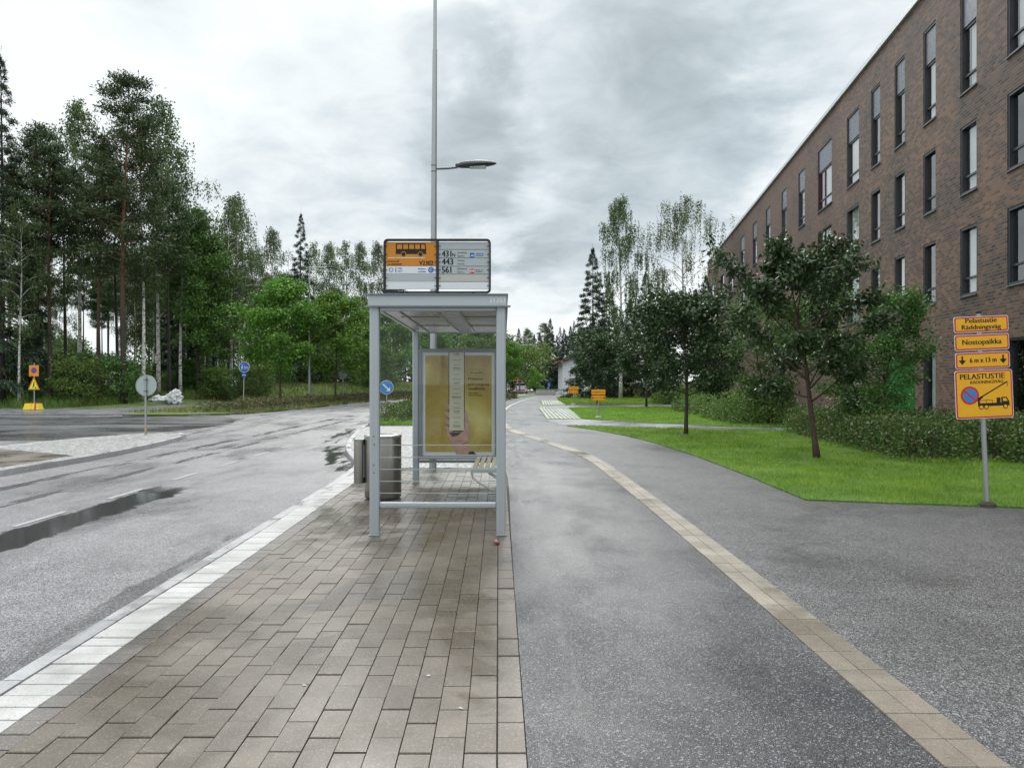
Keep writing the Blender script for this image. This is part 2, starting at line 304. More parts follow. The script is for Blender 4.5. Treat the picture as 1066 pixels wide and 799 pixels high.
# ------------------------------------------------------------------ geometry helpers
class MB:
    def __init__(s): s.v = []; s.f = []
    def add(s, vs, fs):
        o = len(s.v); s.v += [tuple(v) for v in vs]; s.f += [tuple(i + o for i in f) for f in fs]; return s
    def box(s, x0, x1, y0, y1, z0, z1):
        return s.add([(x0,y0,z0),(x1,y0,z0),(x1,y1,z0),(x0,y1,z0),(x0,y0,z1),(x1,y0,z1),(x1,y1,z1),(x0,y1,z1)],
                     [(0,3,2,1),(4,5,6,7),(0,1,5,4),(1,2,6,5),(2,3,7,6),(3,0,4,7)])
    def bbox(s, x0, x1, y0, y1, z0, z1, b=.005):
        """box with chamfered vertical edges and top/bottom rims"""
        c = [(x0+b,y0),(x1-b,y0),(x1,y0+b),(x1,y1-b),(x1-b,y1),(x0+b,y1),(x0,y1-b),(x0,y0+b)]
        i = [(min(max(x,x0+b),x1-b), min(max(y,y0+b),y1-b)) for x,y in c]
        vs = [(x,y,z0) for x,y in i] + [(x,y,z0+b) for x,y in c] + [(x,y,z1-b) for x,y in c] + [(x,y,z1) for x,y in i]
        fs = []
        for k in range(3):
            for j in range(8): a = k*8+j; q = k*8+(j+1)%8; fs.append((a, q, q+8, a+8))
        fs += [tuple(range(7,-1,-1)), tuple(range(24,32))]
        return s.add(vs, fs)
    def tube(s, pts, rad, n=8, cap=True):
        pts = [Vector(p) for p in pts]; rad = rad if isinstance(rad, (list, tuple)) else [rad]*len(pts)
        vs = []; fs = []; up = None
        for i, p in enumerate(pts):
            d = (pts[min(i+1, len(pts)-1)] - pts[max(i-1, 0)]).normalized()
            if up is None: up = Vector((0,0,1)) if abs(d.z) < .9 else Vector((1,0,0))
            a = d.cross(up).normalized(); b = d.cross(a).normalized(); up = b.cross(d) if False else up
            if abs(d.dot(up)) > .98: up = Vector((1,0,0)) if abs(d.x) < .9 else Vector((0,1,0)); a = d.cross(up).normalized(); b = d.cross(a).normalized()
            for k in range(n):
                t = 2*math.pi*k/n; vs.append(p + (a*math.cos(t) + b*math.sin(t))*rad[i])
        for i in range(len(pts)-1):
            for k in range(n): fs.append((i*n+k, i*n+(k+1)%n, (i+1)*n+(k+1)%n, (i+1)*n+k))
        if cap: fs += [tuple(range(n-1,-1,-1)), tuple(range((len(pts)-1)*n, len(pts)*n))]
        return s.add(vs, fs)
    def lathe(s, prof, n=24, o=(0,0,0)):
        vs = []; fs = []
        for r, z in prof:
            for k in range(n): t = 2*math.pi*k/n; vs.append((o[0]+r*math.cos(t), o[1]+r*math.sin(t), o[2]+z))
        for i in range(len(prof)-1):
            for k in range(n): fs.append((i*n+k, i*n+(k+1)%n, (i+1)*n+(k+1)%n, (i+1)*n+k))
        fs += [tuple(range(n-1,-1,-1)), tuple(range((len(prof)-1)*n, len(prof)*n))]
        return s.add(vs, fs)
    def plate(s, pts, y0, y1):
        """2D outline (x,z), counter-clockwise seen from -Y, given thickness from front y0 to back y1"""
        n = len(pts); vs = [(x, y0, z) for x, z in pts] + [(x, y1, z) for x, z in pts]
        fs = [tuple(range(n)), tuple(range(2*n-1, n-1, -1))] + [(k, k+n, (k+1)%n+n, (k+1)%n) for k in range(n)]
        return s.add(vs, fs)
    def build(s, name, mat, parent=None, smooth=False, loc=None, rz=0):
        me = bpy.data.meshes.new(name); me.from_pydata(s.v, [], s.f); me.materials.append(MATS[mat])
        if smooth:
            me.polygons.foreach_set('use_smooth', [True]*len(me.polygons))
        me.update()
        if smooth: 
            try: me.set_sharp_from_angle(angle=R(40))
            except Exception: pass
        o = bpy.data.objects.new(name, me); COL.objects.link(o)
        if parent is not None: o.parent = parent
        if loc is not None: o.location = loc
        o.rotation_euler.z = rz
        return o
def tag(o, label=None, cat=None, group=None, kind=None):
    for k, v in (('label', label), ('category', cat), ('group', group), ('kind', kind)):
        if v: o[k] = v
    return o
def thing(name, label, cat, loc=(0,0,0), rz=0, group=None):
    o = bpy.data.objects.new(name, None); o.empty_display_size = .2; COL.objects.link(o); o.location = loc; o.rotation_euler = (0,0,rz)
    return tag(o, label, cat, group)
def copy_tree(o, parent=None):
    c = o.copy(); COL.objects.link(c); c.parent = parent
    for ch in list(o.children): copy_tree(ch, c)
    return c
def slab(name, pts, top, bot, mat, kind='structure'):
    import bmesh
    bm = bmesh.new(); vs = [bm.verts.new((x, y, top)) for x, y in pts]; f = bm.faces.new(vs); f.normal_update()
    if f.normal.z < 0: f.normal_flip()
    if bot is not None:
        r = bmesh.ops.extrude_face_region(bm, geom=[f]); dn = [v for v in r['geom'] if isinstance(v, bmesh.types.BMVert)]
        for v in dn: v.co.z = bot
        for ff in [g for g in r['geom'] if isinstance(g, bmesh.types.BMFace)]:
            pass
    bmesh.ops.recalc_face_normals(bm, faces=bm.faces) if bot is not None else None
    bmesh.ops.triangulate(bm, faces=[f for f in bm.faces if len(f.verts) > 4])
    me = bpy.data.meshes.new(name); bm.to_mesh(me); bm.free(); me.materials.append(MATS[mat])
    if bot is None and len(me.polygons) and me.polygons[0].normal.z < 0: me.flip_normals()
    o = bpy.data.objects.new(name, me); COL.objects.link(o); o['kind'] = kind; return o
def rrect(x0, x1, z0, z1, r, n=5):
    p = []
    for cx, cz, a in ((x1-r, z1-r, 0), (x0+r, z1-r, 90), (x0+r, z0+r, 180), (x1-r, z0+r, 270)):
        for k in range(n+1): t = R(a + 90*k/n); p.append((cx + r*math.cos(t), cz + r*math.sin(t)))
    return p[::-1] if False else p
def circ(cx, cz, r, n=28, a0=0, a1=360):
    return [(cx + r*math.cos(R(a0+(a1-a0)*k/n)), cz + r*math.sin(R(a0+(a1-a0)*k/n))) for k in range(n if a1-a0 == 360 else n+1)]
def seg(x0, z0, x1, z1, w):
    d = Vector((x1-x0, z1-z0)).normalized()*w/2; return [(x0-d.y*-1, z0-d.x), (x1+d.y, z1-d.x), (x1-d.y, z1+d.x), (x0-d.y, z0+d.x)]
def ring2d(outer, inner):   # faces between two equal-length outlines
    n = len(outer); return n
def frame2d(mb, outer, inner, y0, y1):
    n = len(outer); vs = [(x,y0,z) for x,z in outer] + [(x,y0,z) for x,z in inner] + [(x,y1,z) for x,z in outer] + [(x,y1,z) for x,z in inner]
    fs = []
    for k in range(n):
        q = (k+1) % n; fs += [(k,q,q+n,k+n), (q+2*n,k+2*n,k+3*n,q+3*n), (k,k+2*n,q+2*n,q), (k+n,q+n,q+3*n,k+3*n)]
    return mb.add(vs, fs)
_tc = {}
def text_mesh(s):
    if s in _tc: return _tc[s]
    cu = bpy.data.curves.new('t', 'FONT'); cu.body = s; cu.resolution_u = 3; ob = bpy.data.objects.new('t', cu); COL.objects.link(ob)
    dg = bpy.context.evaluated_depsgraph_get(); me = bpy.data.meshes.new_from_object(ob.evaluated_get(dg))
    vs = [(v.co.x, v.co.y) for v in me.vertices]; fs = [tuple(p.vertices) for p in me.polygons]
    bpy.data.objects.remove(ob); bpy.data.curves.remove(cu); bpy.data.meshes.remove(me)
    _tc[s] = (vs, fs); return _tc[s]
def txt(mb, s, x, z, h, y, w=None, align='c', bold=0):
    """lettering facing -Y; z = baseline, h = capital height, w = total width"""
    vs, fs = text_mesh(s); xs = [v[0] for v in vs]; x0, x1 = min(xs), max(xs); k = h/.69
    kx = (w/(x1-x0)) if w else k; W_ = (x1-x0)*kx
    ox = {'c': -W_/2, 'l': 0, 'r': -W_}[align]
    for d in ([0] if not bold else [-bold, 0, bold]):
        mb.add([(x + ox + (a-x0)*kx + d, y - abs(d)*.02 - (0 if d == 0 else .0001 if d > 0 else .0002), z + b*k) for a, b in vs], fs)
    return mb
def words(mb, x, z, h, y, lens):
    """tiny lettering too small to read: word-shaped rows of strokes"""
    rr = random.Random(int(x*1000)+int(z*777))
    for L in lens:
        e = x + L
        while x < e:
            w = h*.35; hh = h*rr.choice((.62, .62, 1)); mb.plate([(x,z),(x+w,z),(x+w,z+hh),(x,z+hh)], y, y+.0008); x += w*1.35
        x += h*.6
    return mb

# ------------------------------------------------------------------ ground, roads, paths
F = 770.0
def G(px, py, z=0.0):
    Y = F*(1.62-z)/(py-396.0); return ((px-533)/F*Y, Y)
def dense(pts, step=2.0):   # smooth a polyline (Catmull-Rom)
    out = []; P = [Vector(p) for p in pts]; P = [P[0]*2-P[1]] + P + [P[-1]*2-P[-2]]
    for i in range(1, len(P)-2):
        n = max(1, int((P[i+1]-P[i]).length/step))
        for k in range(n):
            t = k/n; a, b, c, d = P[i-1], P[i], P[i+1], P[i+2]
            out.append(tuple(.5*((2*b)+(c-a)*t+(2*a-5*b+4*c-d)*t*t+(3*b-a-3*c+d)*t**3)))
    out.append(tuple(P[-2])); return out
slab('ground', [(-900,-300),(900,-300),(900,1500),(-900,1500)], -.14, None, 'soil')
SL = -.0182                                            # drift of the platform axis
def px_(xp, y): return xp + SL*y                       # platform coordinate -> world x
KERB = dense([(px_(-2.7,-6),-6),(px_(-2.7,6),6),(px_(-2.68,12.6),12.6),(-3.05,14.5),(-3.95,17.5),(-4.7,21.5),(-5.25,25.6),(-5.65,30),(-5.75,38),(-5.2,47),(-3.8,57),(-1.6,68),(1.2,80),(6,93),(14,106),(30,122)], 1.5)
LEFT = dense([(-18.6,35.3),(-16,35.6),(-14.2,36.6),(-13.3,40),(-12.6,46),(-11.9,54),(-10.6,64),(-8.2,76),(-4.0,90),(2,104),(10,117),(24,133)], 1.5)
slab('main_road', [(-120,-20)] + [(x+.02, y) for x, y in KERB if y > -6] [::-1][::-1][:0] + [(8,-20),(8,12)] + [(60,12),(60,150),(-120,150)], -.10, None, 'road_asphalt')
slab('side_road', dense([(-90,19.8),(-30,20.4),(-13,21.4),(-11.4,24.5),(-11.1,29),(-12.4,33),(-14.2,36.5)], 2) + [(-18.6,35.2),(-90,34.5)], -.096, None, 'side_asphalt')
PATHL = dense([(px_(.125,-6),-6),(px_(.125,6),6),(px_(.125,13.5),13.5),(-.6,17),(-1.5,21.5),(-2.1,27),(-2.35,34),(-2.2,42),(-1.5,51),(-.5,61),(1.3,74),(4.6,88),(10,99),(22,112)], 1.5)
# the whole raised footway body between kerb and building
slab('footway_base', [(x+.06, y) for x, y in KERB] + [(60,122),(60,-6)], -.018, -.13, 'sand_bed')
slab('cycle_path', [(x, y) for x, y in PATHL] + [(40,112),(40,-6)], -.004, -.02, 'path_asphalt')
# brick strip dividing cycle path and forecourt
STRIP = [(1.99,-5),(1.965,0),(1.955,3.1),(1.90,8),(1.80,12.2),(1.66,15.4),(1.25,18.0),(.72,20.6),(.1,23.6),(-.28,27),(-.48,33),(-.36,41.6),(.05,50),(.95,61)]
STRIPD = dense(STRIP, .6)
fore = [(x+.1, y) for x, y in STRIPD if y < 33] + [(1.2,33),(1.3,36.4),(1.5,29.8),(60,28),(60,-5)]
slab('forecourt', [(x+.1, y) for x, y in STRIPD if y < 24.5] + [(1.2,29),(2.1,28.0),(14.5,26.5),(14.5,-5)], .000, None, 'forecourt_asphalt')
def pave(name, cells, mat, top=0.0, depth=.05, seed=1, jit=.0015, gap=.0028, bev=.0020, label=None, aniso=True):
    """cells: list of 4 corner tuples (x,y); every stone is a bevelled block with a hair of settlement"""
    rr = random.Random(seed); vs = []; fs = []
    for c in cells:
        C = [Vector((p[0], p[1])) for p in c]; m = sum(C, Vector((0,0)))/4; o = len(vs)
        tz = [top + rr.uniform(-jit, jit) for _ in range(2)]; zt = [tz[0], tz[0], tz[1], tz[1]]; dz = rr.uniform(-jit, jit)
        def inset(d):
            out = []
            for k in range(4):
                a = (C[k-1]-C[k]).normalized(); b = (C[(k+1)%4]-C[k]).normalized(); wa, wb = ((1.5,.7) if k % 2 == 0 else (.7,1.5)) if aniso else (1,1); out.append(C[k]+a*d*wa+b*d*wb)
            return out
        A = inset(gap); B = inset(gap+bev)
        for p in A: vs.append((p.x, p.y, top-depth))
        for p in A: vs.append((p.x, p.y, top-bev+dz))
        for p, z in zip(B, zt): vs.append((p.x, p.y, z+dz))
        for k in range(4): q = (k+1)%4; fs += [(o+k, o+q, o+4+q, o+4+k), (o+4+k, o+4+q, o+8+q, o+8+k)]
        fs.append((o+8,o+9,o+10,o+11))
    me = bpy.data.meshes.new(name); me.from_pydata(vs, [], fs); me.materials.append(MATS[mat]); me.update()
    ob = bpy.data.objects.new(name, me); COL.objects.link(ob); ob['kind'] = 'structure'; return ob
def q4(x0, x1, y0, y1): return [(px_(x0,y0),y0),(px_(x1,y0),y0),(px_(x1,y1),y1),(px_(x0,y1),y1)]
cells = []; w = .1425; Lb = .283; rr = random.Random(4)
for c in range(15):
    x0 = -2.145 + c*w; y = -3.0 + (Lb/2 if c % 2 else 0) + rr.uniform(-.01,.01)
    while y < 13.7: cells.append(q4(x0, x0+w, y, min(y+Lb, 13.75))); y += Lb
pave('paving_field', cells, 'brown_paver', seed=2, jit=.0022)
cells = []; y = -3
while y < 13.7: cells.append(q4(-.005, .122, y, y+Lb)); y += Lb
pave('paving_edge', cells, 'brown_paver', seed=3, jit=.003)
cells = []; y = -3
while y < 13.0: cells.append(q4(-2.29, -2.147, y, y+.142)); y += .142
pave('paving_border', cells, 'dark_paver', seed=5)
cells = []; y = -3
while y < 13.6: cells.append(q4(-2.565, -2.293, y, y+.142)); y += .142
pave('white_strip', cells, 'white_paver', seed=6, gap=.0035, bev=.003, jit=.002)
# granite kerb, stone by stone along the platform and on round the bay
def kerb(name, line, side, wid, top, bot, L=1.0, mat='granite', gap=.004):
    vs = []; fs = []; acc = 0; P = [Vector(p) for p in line]
    cum = [0]
    for a, b in zip(P, P[1:]): cum.append(cum[-1]+(b-a).length)
    def at(s):
        s = min(max(s, 0), cum[-1]-1e-4)
        for i in range(len(P)-1):
            if cum[i+1] >= s: t = (s-cum[i])/(cum[i+1]-cum[i]); d = (P[i+1]-P[i]).normalized(); return P[i].lerp(P[i+1], t), Vector((d.y, -d.x))*side
    s = 0; mb = MB()
    while s < cum[-1]-.05:
        e = min(s+L, cum[-1]); (a, na), (b, nb) = at(s+gap), at(e-gap); ch = .015
        prof = [(0, bot), (0, top-ch), (ch, top), (wid, top), (wid, bot)]
        v = [(a.x+na.x*u, a.y+na.y*u, z) for u, z in prof] + [(b.x+nb.x*u, b.y+nb.y*u, z) for u, z in prof]
        mb.add(v, [(0,1,6,5),(1,2,7,6),(2,3,8,7),(3,4,9,8),(4,3,2,1,0),(5,6,7,8,9)]); s = e
    o = mb.build(name, mat); o['kind'] = 'structure'; return o
kerb('kerb', KERB, 1, .125, .001, -.13)
kerb('far_kerb', LEFT, -1, .13, .0, -.13)
# pale cobbled end of the platform
near_end = [(px_(-2.56,13.62),13.77),(px_(.122,13.77),13.77)]
cob = [(x+.13, y) for x, y in KERB if 13.8 < y < 26.5]
slab('cobbled_apron', [near_end[0]] + cob + [(-4.9,26.4),(-2.0,26.2)] + [(x-.01, y) for x, y in PATHL if 14 < y < 26][::-1] + [near_end[1]], .0, None, 'pale_cobbles')
slab('planting_bed', [(x+.13, y) for x, y in KERB if 26.5 < y < 88] + [(x-.02, y) for x, y in PATHL if 26.3 < y < 84][::-1], .03, -.1, 'turf')
# dividing strip of two courses, laid stone by stone
cells = []; P = [Vector(p) for p in dense(STRIP, .28)]
for i in range(len(P)-1):
    a, b = P[i], P[i+1]
    if b.y > 33: break
    n1 = (P[min(i+1,len(P)-1)]-P[max(i-1,0)]).normalized(); n2 = (P[min(i+2,len(P)-1)]-P[i]).normalized()
    n1 = Vector((n1.y,-n1.x)); n2 = Vector((n2.y,-n2.x))
    for u0, u1 in ((-.14,0),(0,.14)): cells.append([a+n1*u0, a+n1*u1, b+n2*u1, b+n2*u0])
pave('dividing_strip', cells, 'strip_paver', top=.004, seed=8, jit=.001)
def ribbon(name, line, w, z, mat):
    P = [Vector(p) for p in line]; mb = MB(); v = []
    for i, p in enumerate(P):
        d = (P[min(i+1,len(P)-1)]-P[max(i-1,0)]).normalized(); n = Vector((d.y,-d.x))*w/2
        v += [(p.x-n.x, p.y-n.y, z), (p.x+n.x, p.y+n.y, z)]
    mb.add(v, [(2*i, 2*i+1, 2*i+3, 2*i+2) for i in range(len(P)-1)]); o = mb.build(name, mat); o['kind'] = 'structure'; return o
ribbon('path_edge_line', [p for p in STRIPD if p[1] > 33] + [(1.6,66),(2.4,72)], .13, .006, 'marking_paint')
# lane markings
mb = MB()
y = 8.7
while y < 26:
    x = -5.86 + max(0, y-30)**1.6*.0105; x2 = -5.86 + max(0, y-29)**1.6*.0105
    mb.add([(x-.04,y,-.0935),(x+.04,y,-.0935),(x2+.04,y+1.0,-.0935),(x2-.04,y+1.0,-.0935)], [(0,1,2,3)]); y += 2.03
tag(mb.build('lane_dashes', 'marking_paint'), kind='structure')
ribbon('edge_line', dense([(-12.2,21.9),(-11.2,25.5),(-10.9,31),(-11.2,37)],1), .12, -.0905, 'marking_paint')
slab('stop_line', [(-60,35.6),(-24.5,35.6),(-24.5,35.9),(-60,35.9)], -.088, None, 'marking_paint')
# wet rut
# refuge island
isl = dense([(-9.35,6),(-9.3,13.4),(-9.15,16.4),(-9.45,20),(-9.9,22.3),(-10.4,22.9),(-11.0,22.6),(-12.0,20.8),(-12.6,18),(-13.3,12),(-13.6,6)], .8)
slab('refuge_island', isl, .0, -.13, 'pale_cobbles'); kerb('refuge_kerb', isl, 1, .14, .012, -.13, 1.0)
isl_b = [(-9.6,7),(-9.55,13.4),(-9.5,16.0),(-12.2,17.6),(-13.0,12),(-13.3,7)]
slab('refuge_paving', isl_b, .004, None, 'brown_paver')
# bike path across the side street and behind the verge
BR = dense([(-90,36.0),(-40,36.1),(-24,36.2),(-19.2,37),(-18.0,40),(-17.6,46),(-18.4,56),(-19.0,66),(-18,80)], 2)
BL = dense([(-90,43.5),(-40,43.5),(-27,43.5),(-24.2,46),(-22.8,52),(-22.4,60),(-22,70),(-21,80)], 2)
slab('side_cycle_path', BR + BL[::-1], -.03, -.13, 'pale_asphalt')
slab('verge', LEFT[:-2] + [(-8,110),(-14,95),(-18,80)] + [p for p in BR if p[1] > 37 and p[0] > -20][::-1] + [(-18.8,36.2)], .0, -.135, 'meadow')
# woodland floor with a low bank
def terrain(name, x0, x1, y0, y1, nx, ny, fn, mat):
    mb = MB(); vs = []
    for j in range(ny+1):
        for i in range(nx+1):
            x = x0+(x1-x0)*i/nx; y = y0+(y1-y0)*j/ny; vs.append((x, y, fn(x, y)))
    mb.add(vs, [(j*(nx+1)+i, j*(nx+1)+i+1, (j+1)*(nx+1)+i+1, (j+1)*(nx+1)+i) for j in range(ny) for i in range(nx)])
    return tag(mb.build(name, mat, smooth=True), kind='structure')
def wood_h(x, y):
    e = 44.0 if x < -27 else 44 + (x+27)*8 if x < -22.6 else 79
    if -22.6 <= x: e = 62 + (x+22.6)*1.55
    t = min(1, max(0, (y-e)/10)); return -.02 + t*.55 + .25*t*math.sin(x*.21)*math.sin(y*.17) - (.2 if y < e else 0)
terrain('woodland_floor', -140, -21.9, 44, 170, 120, 90, lambda x, y: -.16 + (.14 + min(1, max(0, (y-45)/12))*.5 + .2*math.sin(x*.21)*math.sin(y*.17)*min(1, max(0, (y-45)/12)))*min(1, max(0, (-22.4-x)/2.2)), 'meadow')
def bank_h(x, y):
    ex = y - (62 + (x+22)*1.5); t = min(1, max(0, ex/8)); return -.13 + 1.15*t
terrain('grass_bank', -22.0, -6.5, 52, 112, 40, 60, lambda x, y: -.2 + 1.25*min(1, max(0, (y-57-(x+22)*1.45)/7)), 'meadow')
# lawns on the right
L1 = [(3.97,10.0),(5.0,9.72),(6.03,9.5),(7.6,9.05),(14.4,8.8),(14.4,23.2),(7.1,24.1),(1.95,26.35),(2.7,24.2),(3.3,21.8),(3.68,19.4),(3.93,16),(3.99,12.6)]
slab('lawn', L1, .022, -.06, 'turf')
L2 = [(2.95,31.3),(4.4,29.3),(7.6,25.9),(14.4,24.9),(14.4,46),(12.9,45.8),(3.35,43.6)]
slab('lawn', L2, .022, -.06, 'turf')
L3 = [(3.8,60),(3.6,49.2),(13,50),(20,50.3),(22,78),(5.6,78),(4.2,69)]
slab('lawn', L3, .022, -.06, 'turf')
slab('cross_path', [(1.35,30.2),(1.7,27.3),(2.3,26.5),(7.1,24.25),(14.4,23.3),(14.4,24.8),(7.6,25.8),(4.4,29.2),(2.9,31.0),(1.6,30.6)], .006, None, 'pale_asphalt')
slab('cross_path', [(1.6,43.8),(12.9,46.2),(20,46.8),(20,50.1),(13,49.8),(1.9,47.2)], .006, None, 'pale_asphalt')
def bars(name, poly_x, y0, y1, slant):
    mb = MB(); x = poly_x[0]
    while x < poly_x[1]:
        ya = y0 + max(0, x-3.0)*1.3*0; mb.add([(x,ya,.012),(x+.125,ya,.012),(x+.125+slant,y1,.012),(x+slant,y1,.012),(x,ya,-.01),(x+.11,ya,-.01),(x+.11+slant,y1,-.01),(x+slant,y1,-.01)],
               [(0,1,2,3),(0,4,5,1),(1,5,6,2),(3,2,6,7),(0,3,7,4)]); x += .185
    return tag(mb.build(name, 'concrete_bar'), kind='structure')
slab('paver_bed', [(1.45,31.0),(3.0,31.4),(3.4,43.7),(1.55,43.7)], .006, None, 'turf')
slab('paver_bed', [(1.95,47.4),(3.7,49.2),(4.0,60.5),(2.2,60)], .006, None, 'turf')
bars('grass_joint_pavers', (1.5, 3.0), 31.2, 43.6, .12); bars('grass_joint_pavers', (2.05, 3.6), 49.2, 60, .35)

# ------------------------------------------------------------------ brick apartment building
def building():
    ang = math.atan2(.9908, .1353); t = thing('apartment_building', 'long brown brick apartment building with tall narrow windows on the right', 'building', (10.26,0,0), ang)
    k = 1/.9908; H = 14.3; S0, S1 = 7.0*k, 80.3*k; SEAM = 33.9*k
    cols = [(14.4,16.6),(17.0,19.25),(20.85,21.85),(23.5,24.45),(26.0,26.95),(28.4,29.4),(30.85,32.45),(34.7,37.1),(39.6,41.0),(43.7,45.1),(48.3,49.7),(52.8,54.4),(57.8,59.6),(63.3,65.6),(68.4,70.8),(75.5,78.6)]
    rows = [(.50,2.72,0),(4.08,6.08,1),(7.05,9.05,2),(10.0,13.1,3)]
    holes = []
    for ci, (a, b) in enumerate(cols):
        for z0, z1, r in rows:
            if ci >= 13 and r == 3: z0, z1 = 8.9, 11.6
            if r == 0 and ci not in (0,1,3,6,9,12,14): continue
            if ci >= 13 and r == 2: continue
            holes.append((a*k, b*k, z0, z1, r, ci))
    door = (25.1*k, 28.1*k, -.05, 2.55)
    allh = [h[:4] for h in holes] + [door]
    def wall(name, sa, sb, mat, yoff):
        hs = [h for h in allh if h[0] < sb and h[1] > sa]
        xs = sorted({sa, sb} | {v for h in hs for v in h[:2] if sa < v < sb}); zs = sorted({-.2, H} | {v for h in hs for v in h[2:]})
        mb = MB()
        for x0, x1 in zip(xs, xs[1:]):
            for z0, z1 in zip(zs, zs[1:]):
                cx, cz = (x0+x1)/2, (z0+z1)/2
                if any(h[0] < cx < h[1] and h[2] < cz < h[3] for h in hs): continue
                mb.add([(x0,yoff,z0),(x1,yoff,z0),(x1,yoff,z1),(x0,yoff,z1)], [(0,3,2,1)])
        for x0, x1, z0, z1 in hs:
            d = -.20; mb.add([(x0,yoff,z0),(x1,yoff,z0),(x1,yoff,z1),(x0,yoff,z1),(x0,d,z0),(x1,d,z0),(x1,d,z1),(x0,d,z1)], [(0,1,5,4),(1,2,6,5),(2,3,7,6),(3,0,4,7)])
        return mb.build(name, mat, t)
    wall('wall', S0, SEAM, 'brown_brick', 0); tag(wall('wall', SEAM, S1, 'red_brick', -.012), 'redder brick wall of the far half')
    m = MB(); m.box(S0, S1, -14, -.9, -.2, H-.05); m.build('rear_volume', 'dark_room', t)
    m = MB(); m.add([(S0,0,-.2),(S0,-14,-.2),(S0,-14,H),(S0,0,H)], [(0,1,2,3)]); m.build('end_wall', 'red_brick', t); m = MB(); m.add([(S1,0,-.2),(S1,-14,-.2),(S1,-14,H),(S1,0,H)], [(3,2,1,0)]); m.build('end_wall', 'red_brick', t)
    m = MB(); m.box(S0-.05, S1+.05, -14.05, .10, H, H+.17); m.build('roof', 'coping', t)
    rr = random.Random(5)
    for x0, x1, z0, z1, r, ci in holes:
        f = MB(); y0, y1 = -.20, -.02; b = .07; zt = z1
        if r == 3 and ci < 13: zt = z0 + (z1-z0)*.62
        if r == 3 and ci >= 13: zt = z1
        f.box(x0, x0+b, y0, y1, z0, z1); f.box(x1-b, x1, y0, y1, z0, z1); f.box(x0+b, x1-b, y0, y1, z0, z0+b); f.box(x0+b, x1-b, y0, y1, z1-b, z1)
        zb = z0 + .52
        if r: f.box(x0+b, x1-b, y0, -.09, zb-.03, zb+.03)
        if zt < z1: f.box(x0+b, x1-b, y0, -.09, zt-.04, zt+.04)
        if x1-x0 > 1.9: xm = x0+(x1-x0)*.6; f.box(xm-.04, xm+.04, y0, -.092, z0+b, zt)
        w_ = f.build('window', 'magenta_frame' if ci == 7 and r >= 1 else 'window_frame', t)
        if ci == 7 and r == 3: tag(w_, 'wide window with dark magenta frame')
        p = MB(); p.add([(x0+b,-.125,z0+b),(x1-b,-.125,z0+b),(x1-b,-.125,zt),(x0+b,-.125,zt)], [(0,3,2,1)]); p.build('pane', 'window_glass', w_)
        c = MB(); cw = (x1-x0-2*b)*(rr.uniform(.72,.95) if rr.random() < .72 else .38); xa = x0+b
        n = 14; vs = []; 
        for q in range(n+1):
            xx = xa + cw*q/n; yy = -.18 + .015*math.sin(q*2.1)
            vs += [(xx,yy,z0+.05),(xx,yy,zt)]
        c.add(vs, [(2*q,2*q+1,2*q+3,2*q+2) for q in range(n)]); c.build('curtain', 'curtain', w_)
        if zt < z1: p = MB(); p.box(x0+b, x1-b, -.10, -.06, zt+.04, z1-b); p.build('spandrel_panel', 'window_panel', w_)
        s_ = MB(); s_.add([(x0-.02,-.018,z0+.012),(x1+.02,-.018,z0+.012),(x1+.02,.05,z0-.01),(x0-.02,.05,z0-.01),(x0-.02,-.10,z0+.005),(x1+.02,-.10,z0+.005),(x1+.02,.05,z0-.04),(x0-.02,.05,z0-.04)],
                           [(0,3,2,1),(3,7,6,2),(4,5,6,7),(0,4,7,3),(1,2,6,5),(0,1,5,4)]); s_.build('sill', 'window_sill_metal', w_)
    d = MB(); d.box(door[0], door[1], -.19, -.12, -.05, 2.55); dd = d.build('door', 'green_door', t)
    h = MB(); h.tube([(door[0]+.4,-.07,.95),(door[0]+.4,-.07,1.35)], .015); h.build('handle', 'stainless_bright', dd)
building()

# white house far off
def house():
    t = thing('white_house', 'white house with a red tiled roof, half hidden behind the trees at the bend', 'house', (11.5,92,0), 0)
    m = MB(); w, d, e, r = 5.2, 9, 3.9, 5.6
    m.add([(-w,0,-.1),(w,0,-.1),(w,0,e),(0,0,r+.1),(-w,0,e),(-w,d,-.1),(w,d,-.1),(w,d,e),(0,d,r+.1),(-w,d,e)], [(0,1,2,3,4),(6,5,9,8,7),(5,0,4,9),(1,6,7,2)]); m.build('wall', 'house_white', t)
    m = MB()
    for sgn in (-1,1):
        m.add([(0,-.5,r+.16),(sgn*(w+.7),-.5,e-.1),(sgn*(w+.7),d+.5,e-.1),(0,d+.5,r+.16),(0,-.5,r+.36),(sgn*(w+.7),-.5,e+.08),(sgn*(w+.7),d+.5,e+.08),(0,d+.5,r+.36)], [(0,1,2,3),(4,7,6,5),(0,4,5,1),(1,5,6,2),(2,6,7,3)])
    m.build('roof', 'tile_red', t)
    for x in (-3.6, -1.2):
        f = MB(); f.box(x, x+.9, -.06, -.003, 1.1, 2.4); f2 = f.build('window', 'window_frame', t); p = MB(); p.box(x+.08, x+.82, -.066, -.061, 1.18, 2.32); p.build('pane', 'car_glass', f2)
house()

